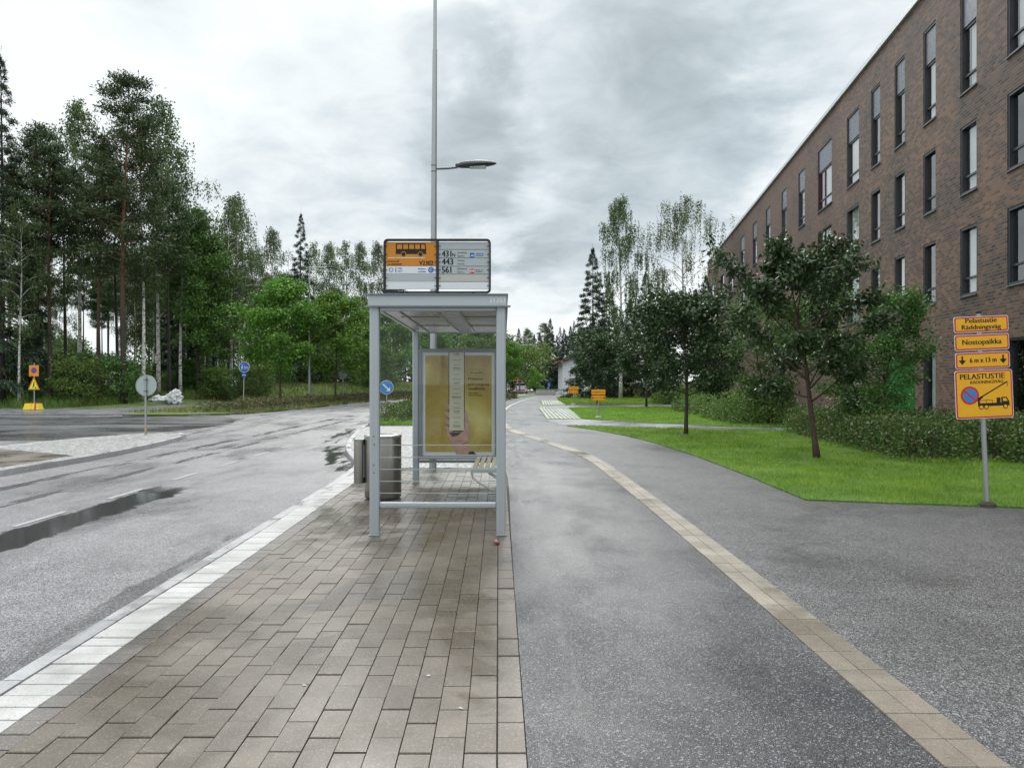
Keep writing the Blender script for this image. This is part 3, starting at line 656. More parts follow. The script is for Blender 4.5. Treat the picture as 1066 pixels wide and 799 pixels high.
# ------------------------------------------------------------------ vegetation
def leaves_mesh(name, P, D, L, Wd, mat, rng, fold=False):
    """rhombic leaves: P base, D direction, L length, Wd width arrays"""
    n = len(P); D = D/np.maximum(np.linalg.norm(D, axis=1, keepdims=True), 1e-6)
    Rn = rng.normal(size=(n,3)); S = np.cross(D, Rn); S /= np.maximum(np.linalg.norm(S, axis=1, keepdims=True), 1e-6)
    L = np.broadcast_to(L, (n,))[:,None]; Wd = np.broadcast_to(Wd, (n,))[:,None]
    V = np.empty((n,4,3), np.float32); V[:,0] = P; V[:,1] = P + D*L*.5 + S*Wd*.5; V[:,2] = P + D*L; V[:,3] = P + D*L*.5 - S*Wd*.5
    return V
def quads_obj(name, V, mat):
    n = len(V); me = bpy.data.meshes.new(name); me.vertices.add(n*4); me.vertices.foreach_set('co', V.reshape(-1).astype(np.float32))
    me.loops.add(n*4); me.loops.foreach_set('vertex_index', np.arange(n*4, dtype=np.int32))
    me.polygons.add(n); me.polygons.foreach_set('loop_start', np.arange(0, n*4, 4, dtype=np.int32)); me.polygons.foreach_set('loop_total', np.full(n, 4, np.int32))
    me.materials.append(MATS[mat]); me.update(calc_edges=True); return me
def tri_obj(name, V, mat):
    n = len(V); me = bpy.data.meshes.new(name); me.vertices.add(n*3); me.vertices.foreach_set('co', V.reshape(-1).astype(np.float32))
    me.loops.add(n*3); me.loops.foreach_set('vertex_index', np.arange(n*3, dtype=np.int32))
    me.polygons.add(n); me.polygons.foreach_set('loop_start', np.arange(0, n*3, 3, dtype=np.int32)); me.polygons.foreach_set('loop_total', np.full(n, 3, np.int32))
    me.materials.append(MATS[mat]); me.update(calc_edges=True); return me

def make_tree(kind, seed, H, th, rad, tr, nleaf, leaf, leafmat_, barkmat, lean=0.0, nprim=26, sub=5, spread=.35, droop=.0, wob=.25, multi=1, shape=None, seg_n=5):
    """th = bare trunk height, rad = crown radius, tr = trunk radius. returns (trunk mesh, crown mesh)"""
    rg = np.random.default_rng(seed); rr = random.Random(seed); wood = MB(); tips = []
    for stem in range(multi):
        az0 = rr.uniform(0, 6.28); st = 0 if multi == 1 else .28*H
        def tp(h, az0=az0, st=st):
            u = h/H; return Vector((lean*u*H*.3 + st*u*math.cos(az0+stem*2.3) + wob*math.sin(u*5+seed)*u, st*u*math.sin(az0+stem*2.3) + wob*math.cos(u*4.3+seed*2)*u*.8 - wob*.8*0, h))
        n = 12; hs = [H*.98*i/n for i in range(n+1)]
        rads = [max(tr*(1-.93*(h/H)**.9)*(1.25 if i == 0 else 1), .008)/(1 if multi == 1 else 1.6) for i, h in enumerate(hs)]
        wood.tube([tp(h) - Vector((0,0,.1 if i == 0 else 0)) for i, h in enumerate(hs)], rads, 8)
        for i in range(nprim):
            u = (i+.5)/nprim; h = th + (H*.97-th)*u + rr.uniform(-.3,.3)*(H-th)/nprim
            az = i*2.399 + rr.uniform(-.5,.5); env = shape(u, rr)*rad
            if env < .05: env = .05
            base = tp(h); 
            if kind == 'spruce': el = -.12 - .28*(1-u) + rr.uniform(-.1,.1); el = el if u < .85 else .4
            elif kind == 'pine': el = rr.uniform(.0,.5)
            elif kind == 'birch': el = rr.uniform(.6,1.0)
            else: el = rr.uniform(.25,.8) + .35*u
            ln = env/max(.62, math.cos(el))*(1 if kind in ('spruce','pine','birch') or u < .7 else .75); d = Vector((math.cos(az)*math.cos(el), math.sin(az)*math.cos(el), math.sin(el)))
            pts = [base]; bend = {'spruce': .10, 'pine': .12, 'birch': -.9, 'broad': -.12}.get(kind, -.1)
            for k in range(1, seg_n+1):
                f = k/seg_n; pts.append(base + d*ln*f + Vector((rr.uniform(-.05,.05)*ln*f, rr.uniform(-.05,.05)*ln*f, bend*ln*f*f*.5)))
            rb = tr*.30*(1-.6*u)*min(1, env/rad+.3)
            wood.tube(pts, [rb*(1-.85*k/seg_n)+.003 for k in range(seg_n+1)], 5, cap=False)
            for k in range(sub):
                f = rr.uniform(.35,1.0); j = min(seg_n-1, int(f*seg_n)); p = pts[j].lerp(pts[j+1], f*seg_n-j)
                sl_ = ln*rr.uniform(.18,.42)*(1.2-f*.5); sa = az + rr.choice((-1,1))*rr.uniform(.5,1.3); se = el*.5 + rr.uniform(-.3,.4)
                if kind == 'spruce': se = -.3
                q = p + Vector((math.cos(sa)*math.cos(se), math.sin(sa)*math.cos(se), math.sin(se)))*sl_
                if kind != 'spruce': wood.tube([p, q], [rb*.35+.002, .003], 3, cap=False)
                tips.append((p, q, f))
            tips.append((pts[seg_n-1], pts[seg_n], 1)); tips.append((pts[seg_n-2], pts[seg_n-1], .8))
        tips.append((tp(H*.93), tp(H), 1))
    # crown
    T0 = np.array([t[0] for t in tips]); T1 = np.array([t[1] for t in tips]); idx = rg.integers(0, len(tips), nleaf)
    f = rg.random((nleaf,1)); P = T0[idx]*(1-f) + T1[idx]*f; ax = T1[idx]-T0[idx]
    al = np.linalg.norm(ax, axis=1, keepdims=True)+1e-5; ax = ax/al
    if kind == 'birch':
        strand = rg.integers(0, 5, nleaf); sr = np.random.default_rng(seed+1); offs = sr.normal(0, spread*.9, (len(tips), 5, 3)); offs[:,:,2] *= .5
        fl = sr.uniform(.2,1,(len(tips),5)); P = T0[idx]*(1-fl[idx,strand][:,None]) + T1[idx]*fl[idx,strand][:,None] + offs[idx,strand]
        ln_ = sr.uniform(.4,1.0,(len(tips),5))[idx,strand]*droop; h_ = rg.random(nleaf); P[:,2] -= h_*ln_; P += rg.normal(0,.05,(nleaf,3))
        D = rg.normal(size=(nleaf,3))*.6; D[:,2] -= .8
    elif kind == 'spruce':
        D = ax*.9 + rg.normal(size=(nleaf,3))*.35; D[:,2] -= .55; P += rg.normal(0, spread*.3, (nleaf,3)); P[:,2] -= rg.random(nleaf)*spread*.6
    elif kind == 'pine':
        G_ = rg.normal(0, spread, (nleaf,3)); G_[:,2] *= .55; P += G_; D = rg.normal(size=(nleaf,3)) + ax*.5; D[:,2] += .5
    else:
        P += rg.normal(0, spread, (nleaf,3))*np.array([1,1,.7]); D = rg.normal(size=(nleaf,3)); D[:,2] -= .25 + droop
    L = leaf[0]*rg.uniform(.65,1.3,nleaf); Wd = leaf[1]*rg.uniform(.7,1.2,nleaf)
    if kind == 'spruce': tf = np.clip(1.25-P[:,2]/H, .3, 1); L = L*tf; Wd = Wd*tf; D[:,2] += np.where(P[:,2] > H*.9, .7, 0)
    if kind == 'spruce': ctr = np.clip((P[:,2]/H-.86)/.14, 0, 1)[:,None]; P[:,:2] *= 1-ctr*.6; P[:,2] = np.minimum(P[:,2], H*1.0)
    V = leaves_mesh('crown', P, D, L, Wd, leafmat_, rg)
    me = quads_obj('crown', V, leafmat_)
    tm = bpy.data.meshes.new('trunk'); tm.from_pydata(wood.v, [], wood.f); tm.materials.append(MATS[barkmat]); tm.polygons.foreach_set('use_smooth', [True]*len(tm.polygons)); tm.update()
    return tm, me
sh_cone = lambda u, r: (1-u)**.85*(.75+.3*r.random())+.03
sh_pine = lambda u, r: (max(.05, math.sin(math.pi*(u*.75+.2)))**.8)*r.uniform(.5,1.1)
sh_birch = lambda u, r: (max(.05, math.sin(math.pi*(u*.78+.14))))*r.choice((.35,.55,.8,1.0,1.2))
sh_round = lambda u, r: (max(.05, 1-(2*u-.85)**2*.62))**.6*r.uniform(.75,1.08)*(1 if u < .8 else .8)
sh_egg = lambda u, r: (max(.04, math.sin(math.pi*(u**.8*.82+.16))))*r.uniform(.8,1.08)
PROTO = {}
def proto(key, *a, **k): PROTO[key] = make_tree(*a, **k)
proto('pine', 'pine', 1, 21, 10.5, 2.5, .19, 10500, (.30,.075), 'pine_needles', 'pine_bark', nprim=40, sub=6, spread=.30, shape=sh_pine)
proto('pine2', 'pine', 2, 19, 11.5, 2.2, .16, 8500, (.30,.075), 'pine_needles', 'dark_bark', nprim=28, sub=6, spread=.30, shape=sh_pine)
proto('pine3', 'pine', 3, 21, 7.5, 2.9, .2, 14500, (.30,.08), 'pine_needles', 'pine_bark', nprim=44, sub=6, spread=.32, shape=sh_pine)
proto('birch', 'birch', 4, 21, 8.0, 2.6, .15, 10000, (.16,.11), 'birch_leaves', 'birch_bark', nprim=34, sub=4, spread=.30, droop=1.9, shape=sh_birch)
proto('birch2', 'birch', 5, 18, 6.0, 2.2, .12, 7000, (.15,.10), 'birch_leaves', 'birch_bark', nprim=30, sub=4, spread=.28, droop=1.5, shape=sh_birch)
proto('spruce', 'spruce', 6, 19, 1.5, 2.3, .16, 20000, (.36,.10), 'spruce_needles', 'dark_bark', nprim=110, sub=5, spread=.25, shape=sh_cone, wob=.05)
proto('spruce2', 'spruce', 7, 12, .8, 1.9, .11, 15000, (.34,.11), 'spruce_needles', 'dark_bark', nprim=90, sub=5, spread=.22, shape=sh_cone, wob=.05)
proto('alder', 'broad', 8, 15, 3.5, 2.3, .13, 18000, (.19,.14), 'alder_leaves', 'dark_bark', nprim=40, sub=5, spread=.36, shape=sh_egg)
proto('maple', 'broad', 9, 8.6, 1.9, 2.9, .09, 16000, (.20,.15), 'maple_leaves', 'young_bark', nprim=36, sub=6, spread=.30, shape=sh_egg)
proto('maple2', 'broad', 10, 8.0, 1.9, 2.8, .09, 15000, (.20,.15), 'maple_leaves', 'young_bark', nprim=34, sub=6, spread=.30, shape=sh_egg)
proto('undershrub', 'broad', 11, 2.6, .1, 1.3, .03, 2600, (.15,.10), 'weed_leaf', 'dark_bark', nprim=12, sub=5, spread=.22, shape=sh_round, multi=3)
proto('undershrub2', 'broad', 12, 3.6, .2, 1.2, .03, 3000, (.17,.11), 'mid_leaves', 'dark_bark', nprim=14, sub=5, spread=.25, shape=sh_egg, multi=2)
proto('sapling', 'broad', 13, 2.9, .3, 1.0, .03, 2600, (.14,.10), 'sapling_leaves', 'young_bark', nprim=18, sub=4, spread=.14, shape=sh_cone)
USED = {}
def plant(key, x, y, label, cat, name, group=None, s=1.0, rz=None, sz=None, z=0, parts=('trunk','crown')):
    tm, cm = PROTO[key]; rr = random.Random(int(x*91+y*37)); t = thing(name, label, cat, (x, y, z), rr.uniform(0,6.28) if rz is None else rz, group)
    t.scale = (s, s, s if sz is None else sz)
    for nm, me in zip(parts, (tm, cm)):
        o = bpy.data.objects.new(nm, me); COL.objects.link(o); o.parent = t
    return t
def at(px, Y): return ((px-533)/F*Y, Y)
# front of the left wood: each tree at its place (image x as measured, distance, species, height factor)
GW = 'trees at the front of the left-hand wood'
front = [
 (2, 47, 'spruce', 1.19, 'dark spruce with the tallest tip, cut by the left edge of the picture', 'spruce'),
 (11, 50, 'birch', .80, 'white-trunked birch just right of the spruce at the left picture edge', 'birch'),
 (20, 46, 'birch2', .72, 'thin birch with pale leaning trunk behind the left end of the wood', 'birch'),
 (39, 48, 'pine', .87, 'pine with rusty upper trunk standing right behind the orange roadwork signs', 'pine'),
 (52, 47.5, 'pine3', .80, 'dark-footed pine immediately right of the orange roadwork signs', 'pine'),
 (68, 50, 'pine2', .85, 'slim black-trunked pine second to the right of the roadwork signs', 'pine'),
 (82, 53, 'birch', 1.05, 'tall airy birch whose crown tops the left wood between two pines', 'birch'),
 (103, 49, 'pine', .82, 'thick dark-trunked pine midway between roadwork signs and round sign back', 'pine'),
 (122, 54, 'pine2', .88, 'thin dark pine just left of the orange-barked pine', 'pine'),
 (129, 48, 'pine3', 1.03, 'tall pine with bright orange-brown trunk left of the round sign back', 'pine'),
 (149, 50, 'birch', .94, 'birch with bold black and white trunk rising behind the round sign back', 'birch'),
 (165, 56, 'birch', 1.12, 'high drooping birch crown topping the wood just right of the tallest pine', 'birch'),
 (176, 54, 'pine2', .85, 'dark slim pine straight above the white rubbish bags', 'pine'),
 (188, 57, 'birch2', 1.1, 'birch with mottled trunk just right of the white rubbish bags', 'birch'),
 (186, 60, 'spruce', .88, 'broad dark spruce filling the wood behind the mottled birch', 'spruce'),
 (205, 58, 'alder', 1.00, 'full dark green alder on the right shoulder of the wood', 'alder'),
 (222, 60, 'alder', .88, 'lower alder left of the blue round sign', 'alder'),
 (240, 61, 'birch2', .94, 'birch with forked white trunk just left of the blue round sign', 'birch'),
 (248, 64, 'birch', .86, 'airy birch rising directly above the blue round sign', 'birch'),
 (216, 63, 'pine', .60, 'reddish-trunked pine half hidden between the two alders', 'pine'),
]
for px, Y, k, s, lab, cat in front:
    x, y = at(px, Y); plant(k, x, y, lab, cat, cat + '_tree', GW, s, z=.2)
GB = 'thin trees deep in the left-hand wood'
rr = random.Random(21)
for i in range(50):
    Y = rr.uniform(60, 92); px = rr.uniform(-40, 262); k = rr.choice(['pine','pine2','pine2','birch2','birch','pine2','birch'])
    x, y = at(px, Y); plant(k, x, y, 'one of the thin trees deep in the left-hand wood, seen between the front trunks', 'woodland tree', 'woodland_tree', GB, rr.uniform(.58,.80)*(.92 if k in ('birch','pine','spruce') else 1), z=.3)
for i in range(26):      # the wood carries on past the left edge of the picture
    px = rr.uniform(-620, -45); Y = rr.uniform(50, 84); k = rr.choice(['pine','pine2','birch','pine3','spruce']); x, y = at(px, Y)
    plant(k, x, y, 'one of the trees where the left-hand wood carries on past the picture edge', 'woodland tree', 'woodland_tree', 'trees beyond the left picture edge', rr.uniform(.7,1.0), z=.3)
# understorey shrubs at the wood's edge
GS = 'leafy shrubs along the foot of the left-hand wood'
for i in range(44):
    px = rr.uniform(-10, 268); Y = rr.uniform(47.5, 56) if px < 150 else rr.uniform(56, 66); x, y = at(px, Y)
    plant(rr.choice(['undershrub','undershrub2']), x, y, 'one of the leafy shrubs along the foot of the left-hand wood', 'shrub', 'shrub', GS, rr.uniform(.5,1.05), z=.05)
plant('undershrub', *at(84,46.6), 'big bright green bush at the wood edge, between roadwork signs and round sign back', 'bush', 'bush', None, 1.05)
# row behind the verge
mids = [(268,72,'birch2',.80,'pale slender birch at the left end of the belt behind the young maples','birch'),
 (282,78,'birch',.84,'tall thin-crowned birch in the belt above the left young maple','birch'),
 (296,76,'alder',.80,'olive green broadleaf just left of the pointed spruce','alder'),
 (313,74,'spruce',.96,'pointed dark spruce rising behind the tall street light','spruce'),
 (326,84,'birch2',.95,'grey-green birch directly behind the tall street light','birch'),
 (344,80,'birch',.78,'birch above the right young maple in the background belt','birch'),
 (360,84,'birch2',.96,'feathery birch between the right young maple and the shelter','birch'),
 (376,82,'birch',.80,'birch whose crown shows just left of the bus stop sign','birch'),
 (392,86,'birch',.84,'birch behind the left front post of the shelter','birch'),
 (408,90,'birch2',.85,'birch hidden mostly behind the shelter roof','birch')]
for px, Y, k, s, lab, cat in mids:
    x, y = at(px, Y); plant(k, x, y, lab, cat, cat + '_tree', 'background belt behind the verge', s, z=.6)
for i in range(26):
    px = rr.uniform(262, 440); Y = rr.uniform(88, 108); x, y = at(px, Y)
    plant(rr.choice(['birch2','alder','spruce2','birch2','pine2']), x, y, 'one of the hazy trees at the back of the belt beyond the verge', 'background tree', 'background_tree', 'trees at the back of the belt', rr.uniform(.62,.86), z=.6)
for i in range(18):
    px = rr.uniform(262, 425); Y = rr.uniform(68, 80); x, y = at(px, Y)
    plant(rr.choice(['undershrub','undershrub2']), x, y, 'one of the low shrubs on the grassy bank behind the verge', 'shrub', 'shrub', 'shrubs on the grassy bank', rr.uniform(.7,1.5), z=.5)
for i in range(34):
    px = rr.uniform(-30, 560); Y = rr.uniform(95, 112); x, y = at(px, Y)
    plant(rr.choice(['undershrub','undershrub2']), x, y, 'one of the thickets filling the gaps low between the far trunks', 'thicket', 'thicket', 'thickets behind the far trees', rr.uniform(1.8,2.8), z=.3)
plant('maple', *at(292,51), 'bright green young maple between the blue round sign and the tall street light', 'maple', 'maple_tree', 'young maples on the verge', .98)
plant('maple2', *at(349,54), 'bright green young maple just right of the tall street light', 'maple', 'maple_tree', 'young maples on the verge', .97)
plant('maple', *at(402,60), 'young maple seen behind the left front post of the shelter', 'maple', 'maple_tree', 'young maples on the verge', .90, rz=2)
plant('maple2', *at(445,66), 'young maple hidden behind the poster and its pole', 'maple', 'maple_tree', 'young maples on the verge', .86, rz=1)
plant('maple', *at(500,72), 'young maple showing between shelter roof and poster top right', 'maple', 'maple_tree', 'young maples on the verge', .84, rz=4)
plant('maple2', *at(527,84), 'young maple peeping out right of the right front shelter post', 'maple', 'maple_tree', 'young maples on the verge', .72, rz=5)
plant('sapling', *at(557,90), 'small bright lime green sapling at the far bend of the path', 'sapling', 'sapling', None, 1.1)
# far conifers beyond the bend
far = [(540,118,'spruce2',.85),(548,125,'birch2',.60),(556,120,'spruce2',.78),(566,118,'pine',.52),(573,120,'spruce2',1.00),(580,126,'spruce2',.80),(587,120,'spruce2',.86),(531,112,'alder',.5),(594,124,'spruce2',.92),(562,128,'spruce2',.85),(605,122,'alder',.7),(520,118,'alder',.6),(505,118,'spruce2',.8),(470,118,'alder',.62),(488,122,'alder',.65)]
for i, (px, Y, k, s) in enumerate(far):
    x, y = at(px, Y); plant(k, x, y, 'one of the dark distant trees closing the view beyond the bend', 'background tree', 'background_tree', 'distant trees beyond the bend', s)
for i in range(22):
    px = rr.uniform(440, 720); Y = rr.uniform(128, 150); x, y = at(px, Y)
    plant(rr.choice(['spruce2','spruce','pine2','alder']), x, y, 'one of the dark distant trees closing the view beyond the bend', 'background tree', 'background_tree', 'distant trees beyond the bend', rr.uniform(.5,.72))
# right group of conifers and birches beside the house
proto('tall_birch', 'birch', 31, 19, 5.0, 2.6, .17, 19000, (.14,.09), 'birch_leaves', 'birch_bark', nprim=26, sub=3, spread=.26, droop=2.4, shape=sh_birch)
proto('tall_birch2', 'birch', 33, 20, 7.0, 3.6, .17, 19000, (.13,.09), 'birch_leaves', 'birch_bark', nprim=26, sub=3, spread=.30, droop=3.2, shape=sh_birch)
proto('tall_spruce', 'spruce', 32, 14.5, 1.0, 2.7, .15, 22000, (.34,.10), 'spruce_needles', 'dark_bark', nprim=110, sub=5, spread=.25, shape=sh_cone, wob=.05)
for px, Y, k, s, lab, cat in [
  (646,66,'tall_birch',.98,'tall white-trunked birch left of two, standing over the lawn signs','birch'),
  (712,66,'tall_birch2',.92,'tall weeping birch close to the far end of the brick building','birch'),
  (617,68,'tall_spruce',.98,'tall pointed spruce beside the white house','spruce'),
  (634,72,'tall_spruce',.80,'spruce tucked against the white-trunked birch','spruce'),
  (672,70,'tall_spruce',.84,'bare-topped spruce between the two tall birches','spruce'),
  (735,74,'tall_spruce',.86,'spruce beside the far corner of the brick building','spruce'),
  (691,76,'spruce2',.95,'smaller spruce behind the round dark tree nearest the cross paths','spruce'),
  (655,82,'spruce2',.9,'low spruce in the gap right of the white-trunked birch','spruce')]:
    x, y = at(px, Y); plant(k, x, y, lab, cat, cat+'_tree', None, s)
proto('round_tree', 'broad', 41, 5.6, 1.1, 2.0, .075, 15000, (.15,.11), 'dark_leaves', 'young_bark', nprim=30, sub=6, spread=.22, shape=sh_round)
plant('round_tree', *at(622,50), 'round dark tree behind the far orange sign, next to the white house', 'tree', 'broadleaf_tree', 'dark round trees on the lawns', .86)
plant('round_tree', *at(673,44.5), 'round dark tree behind the left side of the middle lawn tree', 'tree', 'broadleaf_tree', 'dark round trees on the lawns', .98, rz=1.5)
plant('round_tree', *at(745,40), 'dark tree between the middle lawn tree and the leaning one', 'tree', 'broadleaf_tree', 'dark round trees on the lawns', .72, rz=3.5)
# the two near lawn trees
proto('lawn_tree', 'broad', 51, 3.95, 1.15, 1.5, .07, 16000, (.115,.07), 'dark_leaves', 'young_bark', nprim=34, sub=7, spread=.16, shape=sh_round, wob=.08, droop=.1)
t_ = plant('lawn_tree', *at(714,21.9), 'dark round-crowned tree standing alone on the middle of the lawn', 'tree', 'broadleaf_tree', None, .98, rz=.3)
sh_lean = lambda u, r: (max(.05, math.sin(math.pi*(u*.72+.22))))**.7*r.choice((.55,.8,1.0,1.2))
proto('near_tree', 'broad', 56, 4.15, 1.15, 1.5, .078, 15000, (.125,.060), 'dark_leaves', 'red_bark', nprim=24, sub=8, spread=.10, shape=sh_lean, wob=.10, droop=.25, lean=-.48)
plant('near_tree', 6.28, 15.2, 'nearest lawn tree, its reddish trunk leaning, in front of the brick building', 'tree', 'broadleaf_tree', None, .96, rz=0)
proto('multi_tree', 'broad', 61, 4.6, .6, 1.35, .06, 15000, (.11,.065), 'mid_leaves', 'red_bark', nprim=18, sub=7, spread=.17, shape=sh_lean, multi=3, wob=.1)
plant('multi_tree', 9.15, 19.0, 'several-stemmed mid-green tree behind the hedge, hiding part of the green door', 'tree', 'broadleaf_tree', None, .80, rz=2.2)
plant('multi_tree', 9.6, 27.5, 'several-stemmed tree behind the nearest lawn tree, close to the building wall', 'tree', 'broadleaf_tree', None, .95, rz=2.6)

# hedges: leaf shells with flowers
def hedge(name, label, cat, blobs, n, leaf, mat, seed, flowers=0, group=None, stems=True):
    """blobs: (x, y, rx, ry, h)"""
    rg = np.random.default_rng(seed); B = np.array(blobs); w = B[:,2]*B[:,3]; idx = rg.choice(len(B), n, p=w/w.sum())
    th = rg.uniform(0, 2*np.pi, n); u = rg.uniform(-.1, 1, n); rad = rg.uniform(.55,1.03,n)**.6; cr = np.sqrt(np.maximum(0,1-np.clip(u,0,1)**2.6))
    q = B[idx]; P = np.stack([q[:,0]+q[:,2]*cr*rad*np.cos(th), q[:,1]+q[:,3]*cr*rad*np.sin(th), q[:,4]*np.clip(u,0,1)*rad**.5+.03], 1) + rg.normal(0,.045,(n,3)); P[:,2] = np.maximum(P[:,2], .02)
    N = np.stack([np.cos(th)*cr, np.sin(th)*cr, u], 1); D = N*.8 + rg.normal(size=(n,3))*.8
    V = leaves_mesh('x', P, D, leaf[0]*rg.uniform(.6,1.3,n), leaf[1]*rg.uniform(.7,1.2,n), mat, rg)
    t = thing(name, label, cat, (float(B[0,0]), float(B[0,1]), 0), 0, group); off = np.array([B[0,0],B[0,1],0])
    o = bpy.data.objects.new('foliage', quads_obj('foliage', V-off, mat)); COL.objects.link(o); o.parent = t
    s = MB(); r2 = random.Random(seed)
    for x, y, rx, ry, h in blobs:
        for k in range(7):
            a = r2.uniform(0,6.28); f = r2.uniform(.2,.8); s.tube([(x-off[0]+.1*math.cos(a), y-off[1]+.1*math.sin(a), 0), (x-off[0]+rx*f*math.cos(a), y-off[1]+ry*f*math.sin(a), h*.85)], [.012,.004], 4)
    s.build('stems', 'young_bark', t)
    if flowers:
        ii = rg.choice(np.where(P[:,2] > q[:,4]*.35)[0], flowers); vs = []
        for k in range(6):
            FP = P[ii] + N[ii]*.05 + rg.normal(0,.016,(flowers,3)); FD = rg.normal(size=(flowers,3)); FD[:,2] += .6
            vs.append(leaves_mesh('x', FP, FD, .030, .026, mat, rg))
        o = bpy.data.objects.new('flowers', quads_obj('flowers', np.concatenate(vs)-off, 'pink_petal')); COL.objects.link(o); o.parent = t; o['kind'] = 'stuff'
    return t
r3 = random.Random(9); bl = []
for i in range(34):
    f = i/33; 
    x = 12.3 - f*4.0; y = 14.3 + r3.uniform(-.1,.25)
    if i > 16: x = 8.35 + (i-16)*.055; y = 14.4 + (i-16)*.52
    bl.append((x, y+r3.uniform(0,.2), .75, .75, r3.uniform(.74,.92)))
for i in range(26): bl.append((r3.uniform(8.9,12.3), r3.uniform(15,19), .85, .85, r3.uniform(.75,.95)))
hedge('flowering_hedge', 'long low hedge dotted with pale pink flowers between lawn and brick building', 'hedge', bl, 62000, (.074,.044), 'hedge_leaves', 3, flowers=300)
bl = [(8.9+i*.06+r3.uniform(-.2,.3), 27.3+i*1.05, 1.0, .95, r3.uniform(.8,1.15)) for i in range(13)] + [(10.2+r3.uniform(-.5,1), 27.3+i*1.0, .9, .9, r3.uniform(.9,1.2)) for i in range(12)]
hedge('clipped_hedge', 'yellow-green hedge farther along the building, beyond the leaning tree', 'hedge', bl, 36000, (.095,.055), 'hedge_young_leaves', 4)
bl = [(10.8+i*.35, 51+r3.uniform(-1,2), 1.2, 1.2, r3.uniform(.9,1.4)) for i in range(9)]
hedge('background_hedge', 'pale green bushes beyond the second cross path', 'hedge', bl, 9000, (.16,.10), 'hedge_young_leaves', 5)
bl = [(-5.0+r3.uniform(-.2,1.4), 28.3+i*.5, .7, .7, r3.uniform(.5,.75)) for i in range(12)]
hedge('island_shrubs', 'low leafy shrubs behind the shelter, next to the keep right sign', 'shrub', bl, 11000, (.085,.06), 'hedge_leaves', 6)
bl = [(-3.9+ (y-40)*.085+r3.uniform(-.9,1.1), y, 1.1, 1.1, r3.uniform(.5,.8)) for y in np.arange(36, 74, 1.1)]
hedge('roadside_shrubs', 'green and russet shrubs between the road and the path at the far bend', 'shrub', bl, 16000, (.16,.10), 'cover_leaves', 7)
bl = []
for y in np.arange(38.6, 92, .8):
    ex = np.interp(y, [p[1] for p in LEFT], [p[0] for p in LEFT])
    for k in range(2): bl.append((ex-.95-k*1.05+r3.uniform(-.2,.2), y, .85, .85, r3.uniform(.32,.6)))
hedge('verge_shrubs', 'russet and green ground-hugging shrubs along the kerb under the young maples', 'shrub', bl, 42000, (.12,.075), 'cover_leaves', 8)
bl = [(8+i*1.1, 80.5+r3.uniform(-1,1), 1.3, 1.2, r3.uniform(.8,1.6)) for i in range(12)]
hedge('dry_border', 'straw-coloured border plants behind the farthest lawn', 'shrub', bl, 7000, (.22,.10), 'meadow_blade', 12)

# grass
def inpoly(P, poly):
    x, y = P[:,0], P[:,1]; c = np.zeros(len(P), bool); j = len(poly)-1
    for i in range(len(poly)):
        xi, yi = poly[i]; xj, yj = poly[j]
        with np.errstate(divide='ignore', invalid='ignore'):
            c ^= ((yi > y) != (yj > y)) & (x < (xj-xi)*(y-yi)/(yj-yi+1e-12)+xi)
        j = i
    return c
def grass(name, poly, n, h, w, mat, seed, z=.02, lean=.5, bias=None, zf=None, label=None):
    rg = np.random.default_rng(seed); A = np.array(poly); lo, hi = A.min(0), A.max(0); P = rg.uniform(lo, hi, (n,2))
    if bias is not None:   # thin out with distance
        P = P[rg.random(n) < np.clip((bias/np.maximum(P[:,1],1))**1.6, 0, 1)]
    P = P[inpoly(P, poly)]; n = len(P)
    # tufts
    P += rg.normal(0,.028,(n,2)); hh = h*rg.uniform(.5,1.4,n)*(1+.35*np.sin(P[:,0]*3.1)*np.sin(P[:,1]*2.3)); a = rg.uniform(0,2*np.pi,n); wv = w*(1 if bias is None else 1)*np.maximum(1, P[:,1]/ (bias or 1e9))
    zz = np.full(n, z-.01) if zf is None else np.array([zf(x, y) for x, y in P])-.02
    V = np.empty((n,3,3)); dx = np.cos(a)*wv/2; dy = np.sin(a)*wv/2
    V[:,0] = np.stack([P[:,0]-dx, P[:,1]-dy, zz],1); V[:,1] = np.stack([P[:,0]+dx, P[:,1]+dy, zz],1)
    l = rg.normal(0,lean,(n,2)); V[:,2] = np.stack([P[:,0]+l[:,0]*hh, P[:,1]+l[:,1]*hh, zz+hh],1)
    me = tri_obj(name, V, mat); o = bpy.data.objects.new(name, me); COL.objects.link(o); o['kind'] = 'stuff'
    if label: o['label'] = label
    return o
grass('lawn_grass', L1, 480000, .062, .0075, 'lawn_blade', 1, .022, .6, bias=11, label='short bright green lawn grass')
grass('lawn_grass', L2, 120000, .06, .02, 'lawn_blade', 2, .022, .6, label='lawn grass beyond the first cross path')
grass('lawn_grass', L3, 60000, .08, .04, 'lawn_blade', 3, .022, .6, label='lawn grass beyond the second cross path')
grass('verge_grass', [(-19.5,37.5),(-13.2,37.2),(-12.4,45),(-11.5,56),(-9,72),(-5,88),(-14,95),(-19,70),(-18,46)], 60000, .22, .035, 'meadow_blade', 4, 0, .45, label='rough grass on the verge')
grass('bank_grass', [(-22,60),(-12,64),(-7,74),(-7,110),(-22,110)], 40000, .35, .05, 'meadow_blade', 5, 0, .4, zf=lambda x, y: -.2 + 1.25*min(1, max(0, (y-57-(x+22)*1.45)/7)), label='tall yellow-green grass on the bank')
wf = lambda x, y: -.16 + (.14 + min(1, max(0, (y-45)/12))*.5)*min(1, max(0, (-22.4-x)/2.2))
grass('woodland_grass', [(-90,44.4),(-27.5,44.4),(-25,47),(-24,52),(-24,72),(-90,72)], 110000, .45, .05, 'weed_leaf', 6, 0, .4, zf=wf, label='tall weeds and grass in front of the left-hand wood')
